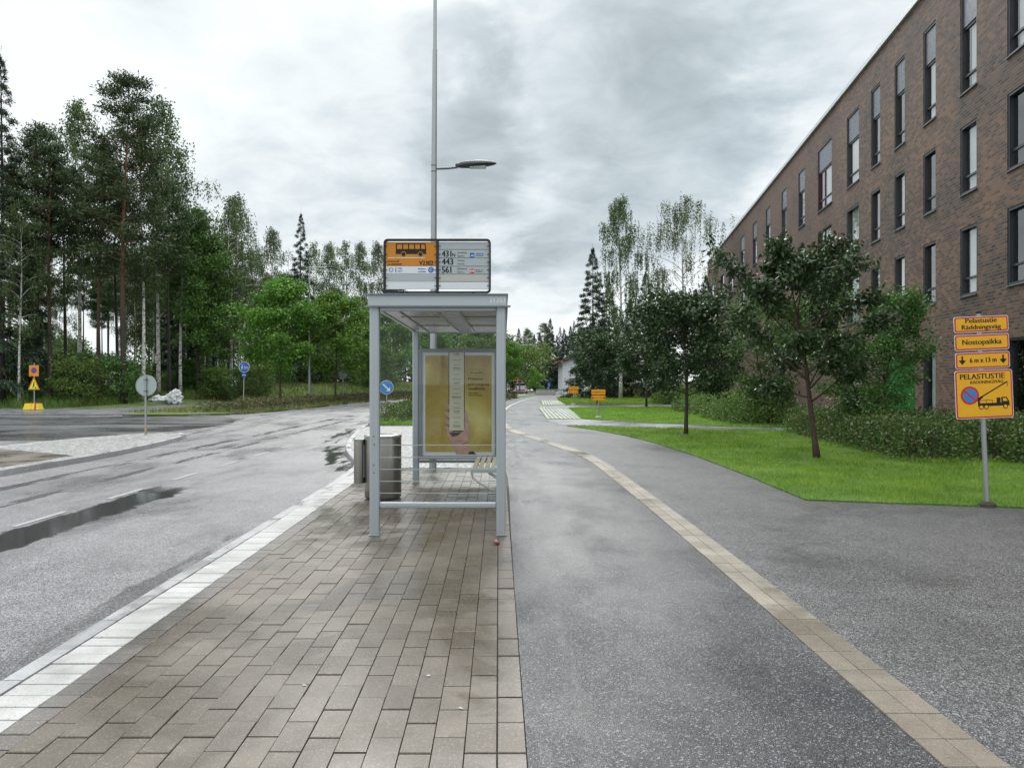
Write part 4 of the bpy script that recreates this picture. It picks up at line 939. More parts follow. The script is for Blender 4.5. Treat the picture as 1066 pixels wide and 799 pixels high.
grass('woodland_grass', [(-30,45),(-26.5,45),(-24.2,52),(-22.9,60),(-22.6,72),(-40,72)], 40000, .35, .05, 'meadow_blade', 7, 0, .4, zf=wf, label='yellowish meadow grass around the white bags')
grass('bed_grass', [(-5.2,26.7),(-2.4,26.7),(-2.5,34),(-5.3,34)], 16000, .10, .015, 'lawn_blade', 8, .03, .5, label='grass edge behind the cobbled apron')

# ------------------------------------------------------------------ bus shelter
def shelter():
    y0, y1 = 7.77, 12.15; xl, xr = -1.44, -.115; xl1 = xl + SL*(y1-y0); xr1 = xr + SL*(y1-y0); w = .049
    t = thing('bus_shelter', 'grey aluminium bus shelter with glass sides standing on the brick platform', 'bus shelter', (0,0,0))
    def post(x, y, top=2.40):
        m = MB(); m.bbox(x-w, x+w, y-w, y+w, 0, top, .012)
        for o in (-.024, 0, .024): m.box(x+o-.004, x+o+.004, y-w-.004, y-w-.0005, .02, top-.01)
        p = m.build('post', 'aluminium', t); f = MB(); f.bbox(x-w-.012, x+w+.012, y-w-.012, y+w+.012, -.002, .012, .004); f.build('foot_plate', 'aluminium_dark', p); return p
    p = post(xl, y0); post(xr, y0); post(xl1, y1-.45); post(xr1+.01, y1-.45)
    b = MB()
    for z in (.77,.86,1.20-.02,1.09,): pass
    for z in (.66,.74,.955,1.04):
        b.lathe([(0.001,0),(.010,0),(.010,.004),(.001,.007)], 10, (0,0,0)) if False else b.tube([(xl+.012*(1 if int(z*100)%2 else -1)*.3,y0-w-.002,z),(xl+.0,y0-w-.010,z)], .008, 8)
    b.build('bolt', 'aluminium_dark', t)
    m = MB()   # fascia ring
    m.box(xl-.058, xr+.058, y0-.075, y0-.045, 2.402, 2.507); m.box(xl1-.07, xr1+.07, y1+.11, y1+.14, 2.402, 2.507)
    for xa, xb, s in ((xl-.058, xl1-.07, 0), (xr+.058-.03, xr1+.07-.03, 0)):
        m.add([(xa,y0-.045,2.402),(xa+.03,y0-.045,2.402),(xb+.03,y1+.11,2.402),(xb,y1+.11,2.402),(xa,y0-.045,2.507),(xa+.03,y0-.045,2.507),(xb+.03,y1+.11,2.507),(xb,y1+.11,2.507)],
              [(0,3,2,1),(4,5,6,7),(0,1,5,4),(1,2,6,5),(2,3,7,6),(3,0,4,7)])
    fa = m.build('fascia', 'aluminium', t)
    n = MB(); txt(n, '21203', xr+.045, 2.432, .056, y0-.0765, w=.165, align='r', bold=.002); n.build('stop_number', 'sign_white', fa)
    m = MB(); m.add([(xl-.085,y0-.10,2.509),(xr+.075,y0-.10,2.509),(xr1+.09,y1+.16,2.509),(xl1-.10,y1+.16,2.509),(xl-.085,y0-.10,2.522),(xr+.075,y0-.10,2.522),(xr1+.09,y1+.16,2.522),(xl1-.10,y1+.16,2.522)],
              [(0,3,2,1),(4,5,6,7),(0,1,5,4),(1,2,6,5),(2,3,7,6),(3,0,4,7)]); m.build('roof', 'aluminium_dark', t)
    m = MB(); m.box(xl-.09, xr+.10, y0-.09, y0-.035, 2.385, 2.401); m.tube([(xr+.06,y0-.03,2.392),(xr1+.09,y1+.1,2.392)], .012); m.build('gutter_lip', 'aluminium_dark', t)
    m = MB(); m.add([(xl-.02,y0-.04,2.418),(xr+.02,y0-.04,2.418),(xr1+.03,y1+.1,2.418),(xl1-.03,y1+.1,2.418)], [(0,3,2,1)])
    ce = m.build('ceiling', 'ceiling_panel', t)
    s = MB()
    for f in (.33,.66): yy = y0+(y1-y0)*f; s.box(xl+.06, xr-.04, yy-.008, yy+.008, 2.404, 2.416)
    s.add([(xl+.15,y0,2.412),(xl+.17,y0,2.412),(xl1+.17,y1,2.412),(xl1+.15,y1,2.412),(xl+.15,y0,2.40),(xl+.17,y0,2.40),(xl1+.17,y1,2.40),(xl1+.15,y1,2.40)], [(0,1,5,4),(1,2,6,5),(2,3,7,6),(3,0,4,7),(4,5,6,7)]); s.build('ceiling_seam', 'aluminium_dark', ce)
    lt = MB(); xc = (xl+xr)/2+.06
    lt.box(xc-.14, xc-.125, y0+.5, y1-.3, 2.385, 2.417); lt.box(xc+.105, xc+.12, y0+.5, y1-.3, 2.385, 2.417)
    for k in range(9): yy = y0+.52+k*.44; lt.box(xc-.125, xc+.105, yy, yy+.03, 2.388, 2.416)
    lg = lt.build('light_fitting', 'stainless_bright', t); q = MB(); q.box(xc-.124, xc+.104, y0+.55, y1-.32, 2.407, 2.417); q.build('diffuser', 'lens', lg)
    m = MB(); m.bbox(xl+w, xr-w, y0-.025, y0+.03, .285, .345, .008); m.box(xl+w, xr-w, y0-.032, y0-.026, .31, .316); m.build('bottom_rail', 'aluminium', t)
    m = MB(); m.bbox(xl+w, xr-w, y0-.025, y0+.03, 2.345, 2.398, .008); m.build('top_rail', 'aluminium', t)
    g = MB(); g.add([(xl+w,y0,.345),(xr-w,y0,.345),(xr-w,y0,2.345),(xl+w,y0,2.345)], [(0,1,2,3)]); gl = g.build('front_glass', 'clear_glass', t)
    l = MB()
    for z in (.945,.815,.69,.565,.44): l.box(xl+w, xr-w, y0-.0055, y0-.0035, z-.004, z+.004)
    l.build('warning_stripes', 'sign_grey', gl)
    # right-hand long wall
    g = MB(); g.add([(xr,y0+w,.3),(xr1,y1-.5,.3),(xr1,y1-.5,2.38),(xr,y0+w,2.38)], [(0,1,2,3)]); g.build('side_glass', 'clear_glass', t)
    m = MB(); ym = (y0+y1-.45)/2; xm = (xr+xr1)/2
    for z in (.29, 2.37): m.add([(xr-.02,y0+w,z-.025),(xr+.02,y0+w,z-.025),(xr1+.02,y1-.5,z-.025),(xr1-.02,y1-.5,z-.025),(xr-.02,y0+w,z+.025),(xr+.02,y0+w,z+.025),(xr1+.02,y1-.5,z+.025),(xr1-.02,y1-.5,z+.025)],
              [(0,3,2,1),(4,5,6,7),(0,1,5,4),(1,2,6,5),(2,3,7,6),(3,0,4,7)])
    m.build('side_rail', 'aluminium', t); m = MB(); m.bbox(xm-.02, xm+.02, ym-.025, ym+.025, 0, 2.4, .004); m.build('mullion', 'aluminium', t)
    # bench
    bx0, bx1, by0, by1 = -.535, -.14, 9.75, 11.3
    m = MB()
    for k in range(5): a = bx0 + k*.083; m.bbox(a, a+.062, by0, by1, .435, .462, .006)
    m.build('bench_slats', 'slat_wood', t)
    m = MB(); m.box(bx0-.01, bx1, by0-.018, by0-.001, .405, .45); m.box(bx0-.01, bx1, by1+.001, by1+.018, .405, .45); m.box(bx0+.02, bx0+.05, by0, by1, .405, .434); m.box(bx1-.06, bx1-.03, by0, by1, .405, .434)
    for yy in (by0+.02, by1-.02): m.tube([(bx0,yy,.40),(bx0+.015,yy,.34),(bx0+.10,yy,.27),(bx1-.02,yy,.12)], .012); m.tube([(bx0+.22,yy,.40),(bx1-.02,yy,.30)], .010)
    m.build('bench_frame', 'aluminium', t)
    # poster case between the far posts
    cx = (xl1+xr1)/2; ya = y1-.50; a, b = xl1+w+.005, xr1-w+.03; m = MB(); z0, z1 = .385, 2.12; fr = .055
    frame2d(m, [(a,z0),(b,z0),(b,z1),(a,z1)], [(a+fr,z0+fr),(b-fr,z0+fr),(b-fr,z1-fr),(a+fr,z1-fr)], ya-.06, ya+.06); m.box(a, b, ya+.0, ya+.05, z0, z1)
    case = m.build('poster_case', 'aluminium_dark', t)
    m = MB(); A, B_, Z0, Z1 = a+fr, b-fr, z0+fr, z1-fr; yb = ya-.035
    m.box(A, B_, yb, yb+.02, Z0, Z1); m.build('poster_border', 'sign_white', case)
    m = MB(); k = .05; m.box(A+k, B_-k, yb-.003, yb-.0005, Z0+.06, Z1-k); m.build('poster', 'poster_gold', case)
    Wp = B_-A; u = lambda f: A+Wp*f
    hgt = Z1-Z0
    def P(fx, fz): return (u(fx), Z1-hgt*fz)
    # coordinates below: fractions of the poster from its top left corner
    rx0, rx1, rz1 = u(.375), u(.575), Z1-hgt*.755
    sh = MB(); sh.plate([(rx0-.012,rz1-.02),(rx1+.012,rz1-.02),(rx1+.012,Z1-.001),(rx0-.012,Z1-.001)], yb-.0055, yb-.0035)
    sh.plate([P(.36,.775),P(.56,.775),P(.50,.815),P(.42,.83),P(.36,.83)][::-1], yb-.0060, yb-.0040); sh.build('ruler_shadow', 'black_frame', case)
    sk = MB()
    palm = [(.325,.735),(.385,.79),(.42,.818),(.50,.80),(.555,.765),(.585,.72),(.575,.60),(.60,.56),(.625,.60),(.64,.66),(.655,.72),(.65,.79),(.625,.87),(.645,.92),(.70,.985),(.47,.985),(.42,.92),(.375,.86),(.345,.80)]
    sk.plate([P(*p) for p in palm][::-1], yb-.0066, yb-.0046)
    for i, (fx, fz) in enumerate(((.335,.505),(.335,.585),(.34,.655),(.34,.725))):
        c0 = P(fx, fz); c1 = P(fx+.055, fz+.035); d = Vector((c1[0]-c0[0], c1[1]-c0[1])); 
        pts = []; r0 = .028; an = math.atan2(d.y, d.x)
        for q in range(9): th = an+math.pi/2+math.pi*q/8; pts.append((c0[0]+r0*math.cos(th), c0[1]+r0*math.sin(th)))
        for q in range(9): th = an-math.pi/2+math.pi*q/8; pts.append((c1[0]+r0*math.cos(th), c1[1]+r0*math.sin(th)))
        sk.plate(pts, yb-.0072-.0003*i, yb-.005)
    sk.build('poster_hand', 'poster_skin', case)
    cr_ = MB()
    for fz in (.553,.628,.698): cr_.plate(seg(*P(.325,fz), *P(.395,fz+.035), .010), yb-.0092, yb-.0084)
    for p_, q_, w_ in (((.585,.60),(.575,.72),.008),((.575,.72),(.52,.79),.007),((.44,.85),(.60,.86),.007),((.625,.87),(.55,.885),.012)): cr_.plate(seg(*P(*p_), *P(*q_), w_), yb-.0080, yb-.0070)
    cr_.build('hand_creases', 'poster_shade', case)
    cf = MB(); cf.plate([P(.645,.962),P(.70,.955),P(.745,.985),P(.63,.985)][::-1], yb-.0078, yb-.0068); cf.build('poster_cuff', 'sign_black', case)
    m = MB(); m.plate([(rx0,rz1),(rx1,rz1),(rx1,Z1-.002),(rx0,Z1-.002)], yb-.0105, yb-.0085); rl = m.build('poster_ruler', 'poster_ruler', case)
    m = MB(); zz = rz1+.05; i = 0
    while zz < Z1-.05:
        wd = (.5,.36,.62,.4)[i%4]*(rx1-rx0); c = (rx0+rx1)/2; m.plate([(c-wd/2,zz),(c+wd/2,zz),(c+wd/2,zz+.006),(c-wd/2,zz+.006)], yb-.0120, yb-.0108); 
        if i % 3 == 0: words(m, c-wd/2, zz+.02, .018, yb-.0120, (wd,))
        zz += .075; i += 1
    m.build('ruler_marks', 'ink_grey', rl)
    m = MB(); x0 = u(.635)
    for s_, z in (('Pitkästi',.42),('parempaa',.50),('sisältöä',.58)): pass
    for s_, fz, wd in (('Pitkästi',.268,.20),('parempaa',.318,.285),('sisältöä',.362,.225)): txt(m, s_, x0, Z1-hgt*fz, .038, yb-.0050, w=wd*Wp, align='l', bold=.0022)
    words(m, x0, Z1-hgt*.400, .016, yb-.005, (.06,.09)); words(m, x0, Z1-hgt*.42, .016, yb-.005, (.09,.12))
    ou = rrect(x0-.01, x0+.26, Z1-hgt*.225, Z1-hgt*.165, .03); inn = rrect(x0-.007, x0+.257, Z1-hgt*.223, Z1-hgt*.167, .028); frame2d(m, ou, inn, yb-.0050, yb-.0035)
    words(m, x0+.03, Z1-hgt*.203, .022, yb-.005, (.04,.14)); m.build('poster_lettering', 'sign_black', case)
    m = MB(); m.add([(A,ya-.056,Z0),(B_,ya-.056,Z0),(B_,ya-.056,Z1),(A,ya-.056,Z1)], [(0,1,2,3)]); m.build('case_glass', 'clear_glass', case)
    m = MB(); m.box(a, b, ya-.04, ya+.02, .33, .37); m.build('case_rail', 'aluminium_dark', t)
shelter()

def stop_sign():
    y = 8.0; k = y/F; X = lambda px: (px-533)*k; Z = lambda py: 1.62+(396-py)*k
    t = thing('bus_stop_sign', 'black-framed double bus stop sign with orange bus panel above the shelter roof', 'bus stop sign', (X(455.6), y, 2.522))
    ox, oz = X(455.6), 2.522; X2 = lambda px: X(px)-ox; Z2 = lambda py: Z(py)-oz
    x0, x1, z0, z1 = X2(399.6), X2(511), Z2(305.2), Z2(249)
    m = MB(); o = rrect(x0, x1, z0, z1, .045); i = rrect(x0+.018, x1-.018, z0+.018, z1-.018, .032); frame2d(m, o, i, -.03, .03); m.box(-.011, .011, -.028, .028, z0+.018, z1-.018)
    for s in (-1,1):
        for kx in (x0+.018, .011) if s < 0 else (-.011, x1-.018):
            pass
    m.build('frame', 'black_frame', t)
    m = MB(); m.box(-.40,-.37,-.02,.02,-.03,z0+.001); m.box(.37,.40,-.02,.02,-.03,z0+.001); m.box(-.02,.02,-.02,.02,-.03,z0+.001); m.build('foot', 'black_frame', t)
    m = MB(); cl = []
    for px in (402.2, 453.4, 457.8, 508.2):
        for py in (256.5,265,273,281,289.3,297.5): xx = X2(px); m.box(xx-.012, xx+.012, -.019, -.016, Z2(py)-.003, Z2(py)+.003)
    m.build('clips', 'black_frame', t)
    def panel(pxa, pxb, pya, pyb, mat, yy=-.012): m = MB(); m.box(X2(pxa), X2(pxb), yy, yy+.012, Z2(pyb), Z2(pya)); return m.build('panel', mat, t)
    pa = panel(402, 454, 252.2, 276.8, 'sign_amber'); pb = panel(402, 454, 277.2, 284.8, 'sign_white'); panel(402, 454, 285.2, 301, 'sign_white', -.010)
    m = MB(); m.box(X2(402.4), X2(453.8), -.0125, -.0105, Z2(293), Z2(285.6)); m.build('panel_strip', 'sign_grey', t)
    yy = -.0135
    m = MB(); bx = lambda a, b, c, d: m.plate([(X2(a),Z2(d)),(X2(b),Z2(d)),(X2(b),Z2(c)),(X2(a),Z2(c))], yy, yy+.001)
    # bus pictogram (native pixels of the photograph)
    bx(412.2,443.8,259.3,264.6); bx(412.2,443.2,253.6,254.6)
    for a, b in ((412.2,413.4),(418.8,420.0),(425.0,426.2),(431.3,432.4),(437.3,438.6)): bx(a,b,254.6,259.3)
    m.plate([(X2(442.0),Z2(254.6)),(X2(443.2),Z2(254.6)),(X2(444.0),Z2(259.3)),(X2(442.9),Z2(259.3))][::-1], yy, yy+.001)
    for cx in (420.2, 437.8): m.plate(circ(X2(cx), Z2(264.7), .0215, 20), yy-.002, yy+.001)
    txt(m, 'V2302', X2(451.0), Z2(276), .046, yy, w=.150, align='r', bold=.0022)
    words(m, X2(404), Z2(272.8), .016, yy, (.12,)); words(m, X2(404), Z2(275.8), .016, yy, (.15,)); m.build('bus_symbol', 'sign_black', pa)
    m = MB()
    for cx in (420.2, 437.8): frame2d(m, circ(X2(cx), Z2(264.7), .029, 20), circ(X2(cx), Z2(264.7), .0225, 20), yy-.0004, yy+.001)
    m.build('wheel_ring', 'sign_amber', pa)
    m = MB(); m.box(X2(404), X2(442.5), yy-.0005, yy+.001, Z2(268.8), Z2(268.1)); m.build('dividing_line', 'sign_white', pa)
    m = MB(); cx, cz = X2(407.3), Z2(281); frame2d(m, circ(cx,cz,.021,24), circ(cx,cz,.016,24), yy, yy+.001)
    for q in range(12): a = R(q*30); m.plate(seg(cx+.023*math.cos(a), cz+.023*math.sin(a), cx+.028*math.cos(a), cz+.028*math.sin(a), .003), yy, yy+.001)
    m.box(X2(411.8), X2(412.6), yy, yy+.001, Z2(283.6), Z2(278.4)); txt(m, 'HSL', X2(414.3), Z2(280.4), .019, yy, w=.05, align='l', bold=.0005); txt(m, 'HRT', X2(414.3), Z2(283.4), .019, yy, w=.05, align='l')
    words(m, X2(435.3), Z2(280.6), .013, yy, (.08,)); words(m, X2(435.3), Z2(283.4), .013, yy, (.08,)); m.plate(circ(X2(448.8), Z2(281), .031, 26), yy, yy+.001); m.build('operator_mark', 'icon_blue', pb)
    m = MB(); txt(m, 'C', X2(448.8), Z2(281)-.016, .032, yy-.001, bold=.001); m.build('zone_letter', 'sign_white', pb)
    ys = [(252.8,259.6,'sign_grey'),(260.2,268.4,'sign_grey'),(269,277,'sign_grey'),(277.6,285.2,'sign_grey'),(285.8,293,'sign_beige'),(293.6,301,'sign_white')]
    PS = [panel(457, 508.6, a, b, c) for a, b, c in ys]
    for p in PS[:4:2]: pass
    for (n_, py, l1, l2) in (('431N',267.4,'Lentoasema','Flygstation'),('443',275.6,'Vantaa','Vanda'),('561',284.1,'Itäkeskus','Östra c.')):
        p = PS[{'431N':1,'443':2,'561':3}[n_]]; m = MB()
        if n_ == '431N': txt(m, '431', X2(460.2), Z2(py), .066, yy, w=.10, align='l', bold=.003); txt(m, 'N', X2(471.0), Z2(py), .040, yy, w=.030, align='l', bold=.001)
        else: txt(m, n_, X2(460.2), Z2(py), .066, yy, w=.12 if n_ == '443' else .10, align='l', bold=.003)
        txt(m, l1, X2(476), Z2(py-3.4), .020, yy, w=.105 if n_ != '443' else .08, align='l'); txt(m, l2, X2(476), Z2(py), .018, yy, w=.08, align='l'); m.build('route_lettering', 'sign_black', p)
    m = MB(); m.box(X2(489.3), X2(493.8), yy, yy+.001, Z2(268), Z2(263.4)); ic = m.build('train_icon', 'icon_blue', PS[1]); m = MB(); m.plate([(X2(490),Z2(266.6)),(X2(493),Z2(266.9)),(X2(492.8),Z2(265.4)),(X2(490.4),Z2(266.0))], yy-.0012, yy-.0002); words(m, X2(495.3), Z2(266.3), .012, yy, (.05,.03)) if False else None; m.build('icon_mark', 'sign_white', PS[1])
    m = MB(); words(m, X2(495.2), Z2(264.8), .012, yy, (.055,.02)); words(m, X2(495.2), Z2(266.6), .012, yy, (.08,)); m.build('service_note', 'icon_blue', PS[1])
    m = MB(); m.box(X2(489.3), X2(493.8), yy, yy+.001, Z2(284.6), Z2(280)); m.build('metro_icon', 'red_decal', PS[3]); m = MB(); txt(m, 'M', X2(491.5), Z2(283.6), .026, yy-.001, w=.034, bold=.001); m.build('metro_letter', 'sign_white', PS[3])
    m = MB(); words(m, X2(495.2), Z2(281.6), .012, yy, (.05,.02)); words(m, X2(495.2), Z2(283.4), .012, yy, (.075,)); m.build('service_note', 'ink_grey', PS[3])
    m = MB(); m.box(x0+.02, x1-.02, .004, .012, Z2(301)+.0, Z2(252)); m.build('backing', 'galvanised', t)
stop_sign()

def lamp_post():
    x, y = at(450.6, 13.6); t = thing('street_lamp', 'tall grey lamp post behind the bus shelter with one arm pointing right', 'street lamp', (x, y, 0))
    k = y/F; xt = (453.4-450.6)*k
    m = MB(); m.tube([(0,0,0),(.01,0,3.0),(xt*.45,0,5.5),(xt*.75,0,7.7)], [.068,.060,.05,.042], 14); m.tube([(xt*.75,0,7.7),(xt,0,10.2)], [.034,.027], 12); m.build('pole', 'galvanised', t, smooth=True)
    h = 1.62+(396-174)*k; x0 = .035; m = MB(); m.tube([(x0,0,h-.03),(x0+.26,0,h-.02),(x0+.42,0,h)], .021, 10); m.box(x0-.06, x0+.03, -.05, .05, h-.09, h-.075); m.box(x0-.06, x0+.03, -.05, .05, h+.02, h+.035)
    ar = m.build('arm', 'galvanised_dark', t, smooth=True)
    # luminaire: long flat leaf
    prof = [(0,.022,.045),(.05,.03,.055),(.12,.06,.075),(.25,.10,.085),(.42,.12,.08),(.58,.10,.065),(.70,.06,.04),(.755,.012,.012)]
    vs = []; n = 12; m = MB(); x1 = x0+.38
    for dx, wy, hz in prof:
        for q in range(n):
            a = 2*math.pi*q/n; zz = math.sin(a); vs.append((x1+dx, wy*math.cos(a), h+.02+dx*.06+(hz*1.0*zz if zz > 0 else hz*.6*zz)))
    fs = [(i*n+q, i*n+(q+1)%n, (i+1)*n+(q+1)%n, (i+1)*n+q) for i in range(len(prof)-1) for q in range(n)] + [tuple(range(n-1,-1,-1)), tuple(range((len(prof)-1)*n, len(prof)*n))]
    m.add(vs, fs); lm = m.build('luminaire', 'luminaire_grey', t, smooth=True)
    g = MB(); g.bbox(x1+.26, x1+.56, -.06, .06, h-.022, h+.02, .01); g.build('lens', 'lens', lm)
lamp_post()
def bin_():
    x, y = -1.775, 10.18; t = thing('litter_bin', 'round brushed steel litter bin behind the left front shelter post', 'litter bin', (x, y, 0))
    m = MB(); m.lathe([(.235,.02),(.245,.03),(.25,.05),(.25,.84),(.246,.85)], 40); m.build('drum', 'stainless', t, smooth=True)
    m = MB(); m.lathe([(.253,.845),(.256,.85),(.254,.872),(.235,.882),(.15,.884),(.145,.86),(.13,.86)], 40); m.build('lid_ring', 'stainless_bright', t, smooth=True)
    m = MB(); m.lathe([(.2,0),(.2,.03),(.19,.03)], 24); m.build('base', 'rubber', t)
    m = MB(); 
    for k in range(3): m.lathe([(.2512,.05+.26*k),(.2522,.052+.26*k),(.2512,.056+.26*k)], 40) if False else None
    x2 = -.315; prof = rrect(x2-.075, x2+.062, 0, 0, 0) if False else None
    m.lathe([(.068,.22),(.075,.225),(.075,.80),(.072,.81)], 26, (x2,-.05,0)); sd = m.build('paper_tube', 'stainless', t, smooth=True)
    m = MB(); m.box(x2+.055, -.215, -.075, -.02, .36, .38); m.box(x2+.055, -.215, -.075, -.02, .66, .68); m.box(-.252,-.235,-.1,.0,.3,.74); m.build('bracket', 'galvanised_dark', t)
    m = MB(); m.add([(x2-.07,-.12,.835),(x2-.0,-.13,.74),(x2+.0,.02,.74),(x2-.07,.02,.835),(x2-.074,-.12,.83),(x2-.004,-.13,.735),(x2-.004,.02,.735),(x2-.074,.02,.83)], [(0,1,2,3),(7,6,5,4),(0,4,5,1),(1,5,6,2),(2,6,7,3),(3,7,4,0)]); m.box(x2-.085,x2+.07,-.125,.025,.812,.822); m.build('flap', 'stainless_bright', t)
bin_()
def litter():
    x, y = G(517.3, 566.5); t = thing('leaf_litter', 'small crumpled red and pale scrap lying by the right front shelter post', 'litter', (x, y, 0))
    rr = random.Random(3)
    def crump(n, s, c):
        m = MB(); vs = []; N1, N2 = 7, 5
        for i in range(N2+1):
            for j in range(N1): a = 2*math.pi*j/N1; b = math.pi*i/N2; r = rr.uniform(.7,1.25); vs.append((c[0]+s[0]*math.sin(b)*math.cos(a)*r, c[1]+s[1]*math.sin(b)*math.sin(a)*r, c[2]+s[2]*math.cos(b)*r))
        m.add(vs, [(i*N1+j, i*N1+(j+1)%N1, (i+1)*N1+(j+1)%N1, (i+1)*N1+j) for i in range(N2) for j in range(N1)]); return m
    crump(1, (.04,.035,.016), (0,0,.022)).build('scrap', 'litter_red', t); crump(1, (.018,.02,.012), (-.008,-.012,.036)).build('crumple', 'litter_pale', t)
litter()

for px, py, lab in ((446,704,'tiny white cigarette butt on the pavers, the one nearer the left'),(480,738,'tiny white cigarette butt on the pavers, the one nearest the camera'),(317,714,'tiny pale cigarette butt lying toward the left kerb side')):
    x, y = G(px, py); t_ = MB(); t_.tube([(-.010,0,.004),(.010,.003,.004)], .0036, 8); tag(t_.build('cigarette_butt', 'sign_white', loc=(x, y, .003), rz=px), lab, 'cigarette butt')
# ------------------------------------------------------------------ tow-away / rescue-route sign on the lawn
def bordered(parent, cx, cz, w, h, r=.03, y=0, bw=.018, face='sign_yellow', border='sign_red', nm='sign_panel', white=True):
    m = MB(); m.plate(rrect(cx-w/2, cx+w/2, cz-h/2, cz+h/2, r), y, y+.004); b = m.build(nm, 'sign_white' if white else border, parent)
    e = .007 if white else 0
    if white: m = MB(); m.plate(rrect(cx-w/2+e, cx+w/2-e, cz-h/2+e, cz+h/2-e, r-.005), y-.0012, y-.0002); m.build('border', border, b)
    i = e+bw; m = MB(); m.plate(rrect(cx-w/2+i, cx+w/2-i, cz-h/2+i, cz+h/2-i, max(.006, r-.014)), y-.0026, y-.0014); m.build('face', face, b)
    return b
def rescue_sign():
    x, y = G(1029.6, 526, .02); t = thing('rescue_route_sign', 'leaning post with four yellow red-bordered rescue route panels in the lawn corner', 'road sign', (x, y, .02)); t.rotation_euler = (0, -R(2.5), 0)
    m = MB(); m.tube([(0,.04,-.05),(0,.04,2.47)], .03, 16); m.build('pole', 'galvanised', t, smooth=True)
    m = MB(); m.tube([(0,.04,2.462),(0,.04,2.488)], .034, 14); m.build('cap', 'black_frame', t)
    m = MB(); m.lathe([(.11,-.05),(.10,.02),(.07,.045),(.04,.05)], 9, (0,.04,0)); m.build('footing', 'soil', t)
    yy = -.0035; F_ = 'lettering'
    a = bordered(t, 0, 2.325, .70, .205); m = MB(); txt(m, 'Pelastustie', 0, 2.345, .062, yy, w=.40, bold=.003); txt(m, 'Räddningsväg', 0, 2.262, .060, yy, w=.50, bold=.003); m.build(F_, 'sign_black', a)
    a = bordered(t, 0, 2.095, .70, .205); m = MB(); txt(m, 'Nostopaikka', 0, 2.068, .066, yy, w=.50, bold=.003); m.build(F_, 'sign_black', a)
    a = bordered(t, 0, 1.862, .70, .21); m = MB(); txt(m, '6 m x 13 m', .005, 1.836, .062, yy, w=.34, bold=.003)
    for cx in (-.262, .262): m.plate([(cx-.011,1.87),(cx+.011,1.87),(cx+.011,1.925),(cx-.011,1.925)], yy, yy+.001); m.plate([(cx,1.812),(cx+.047,1.868),(cx+.02,1.872),(cx-.02,1.872),(cx-.047,1.868)], yy-.0001, yy+.001)
    m.build('symbols', 'sign_black', a)
    a = bordered(t, 0, 1.428, .74, .62, .035); m = MB(); txt(m, 'PELASTUSTIE', -.015, 1.625, .068, yy, w=.57, bold=.003); txt(m, 'RÄDDNINGSVÄG', .25, 1.565, .038, yy, w=.42, align='r', bold=.0018)
    # ladder truck
    Q = lambda X_, Z_: (X_, 1.428+Z_)
    m.plate([Q(-.085,-.155),Q(.32,-.155),Q(.32,-.13),Q(.315,-.10),Q(.285,-.045),Q(.215,-.045),Q(.215,-.115),Q(-.05,-.115),Q(-.085,-.10)], yy, yy+.001)
    for q in (((-.085,-.115),(-.06,-.115),(-.06,-.075),(-.085,-.075)), ((.155,-.115),(.205,-.115),(.205,-.05),(.155,-.05))): m.plate([Q(*p) for p in q], yy, yy+.001)
    for (p0, p1, w_) in (((-.085,-.06),(.30,.15),.016),((.30,.15),(.298,.09),.007),((-.09,-.085),(-.02,-.03),.022),((-.06,-.078),(.10,-.078),.006),((.02,-.078),(.02,-.115),.006),((.10,-.078),(.10,-.115),.006)): m.plate(seg(*Q(*p0), *Q(*p1), w_), yy-.0002, yy+.001)
    for cx in (-.045,.02,.265): m.plate(circ(*Q(cx,-.165), .031, 20), yy-.0004, yy+.001)
    m.build('symbols', 'sign_black', a)
    m = MB()
    for cx in (-.045,.02,.265): m.plate(circ(*Q(cx,-.165), .021, 20), yy-.0012, yy-.0006)
    m.plate([Q(.235,-.06),Q(.275,-.06),Q(.295,-.098),Q(.235,-.098)][::-1], yy-.0010, yy-.0003); m.build('symbol_cutout', 'sign_yellow', a)
    m = MB(); m.plate(circ(*Q(-.185,-.01), .118, 36), yy, yy+.001); rd = m.build('prohibition_ring', 'sign_red', a); m = MB(); m.plate(circ(*Q(-.185,-.01), .090, 36), yy-.0012, yy-.0002); m.build('blue_disc', 'sign_lightblue', a)
    m = MB(); m.plate(seg(-.185-.073, 1.428-.01+.065, -.185+.073, 1.428-.01-.065, .024), yy-.0024, yy-.0014); m.build('red_slash', 'sign_red', a)
    m = MB()
    for z in (2.325,2.095,1.862,1.6,1.26): m.box(-.045,.045,.004,.075,z-.012,z+.012)
    m.build('clamp', 'galvanised_dark', t)
rescue_sign()
def lawn_sign(px, Y, label, w=.62):
    x, y = at(px, Y); t = thing('lawn_sign', label, 'road sign', (x, y, .02), 0, 'orange rescue route signs on the far lawns')
    m = MB(); m.tube([(0,.03,-.05),(0,.03,1.25)], .03, 10); m.build('pole', 'galvanised', t, smooth=True)
    m = MB(); m.lathe([(.16,-.03),(.15,.05),(.05,.07)], 12, (0,.03,0)); m.build('footing', 'concrete', t)
    for z, s in ((1.11,'Pelastustie'),(.86,'6 m x 13 m')):
        a = bordered(t, 0, z, w, .235, .03, white=False, face='sign_amber' if False else 'sign_yellow'); m = MB(); txt(m, s, 0, z-.03, .062, -.0035, w=.36 if s[0] == '6' else .5, bold=.002)
        if s[0] == '6':
            for cx in (-.24,.24): m.plate([(cx,z-.06),(cx+.045,z),(cx+.015,z),(cx+.015,z+.055),(cx-.015,z+.055),(cx-.015,z),(cx-.045,z)], -.0036, -.0026)
        m.build('lettering', 'sign_black', a)
lawn_sign(623, 31.8, 'two-panel orange sign on a short post beside the nearer striped paving')
lawn_sign(597, 49, 'smaller-looking two-panel orange sign farther away, before the white house', .66)
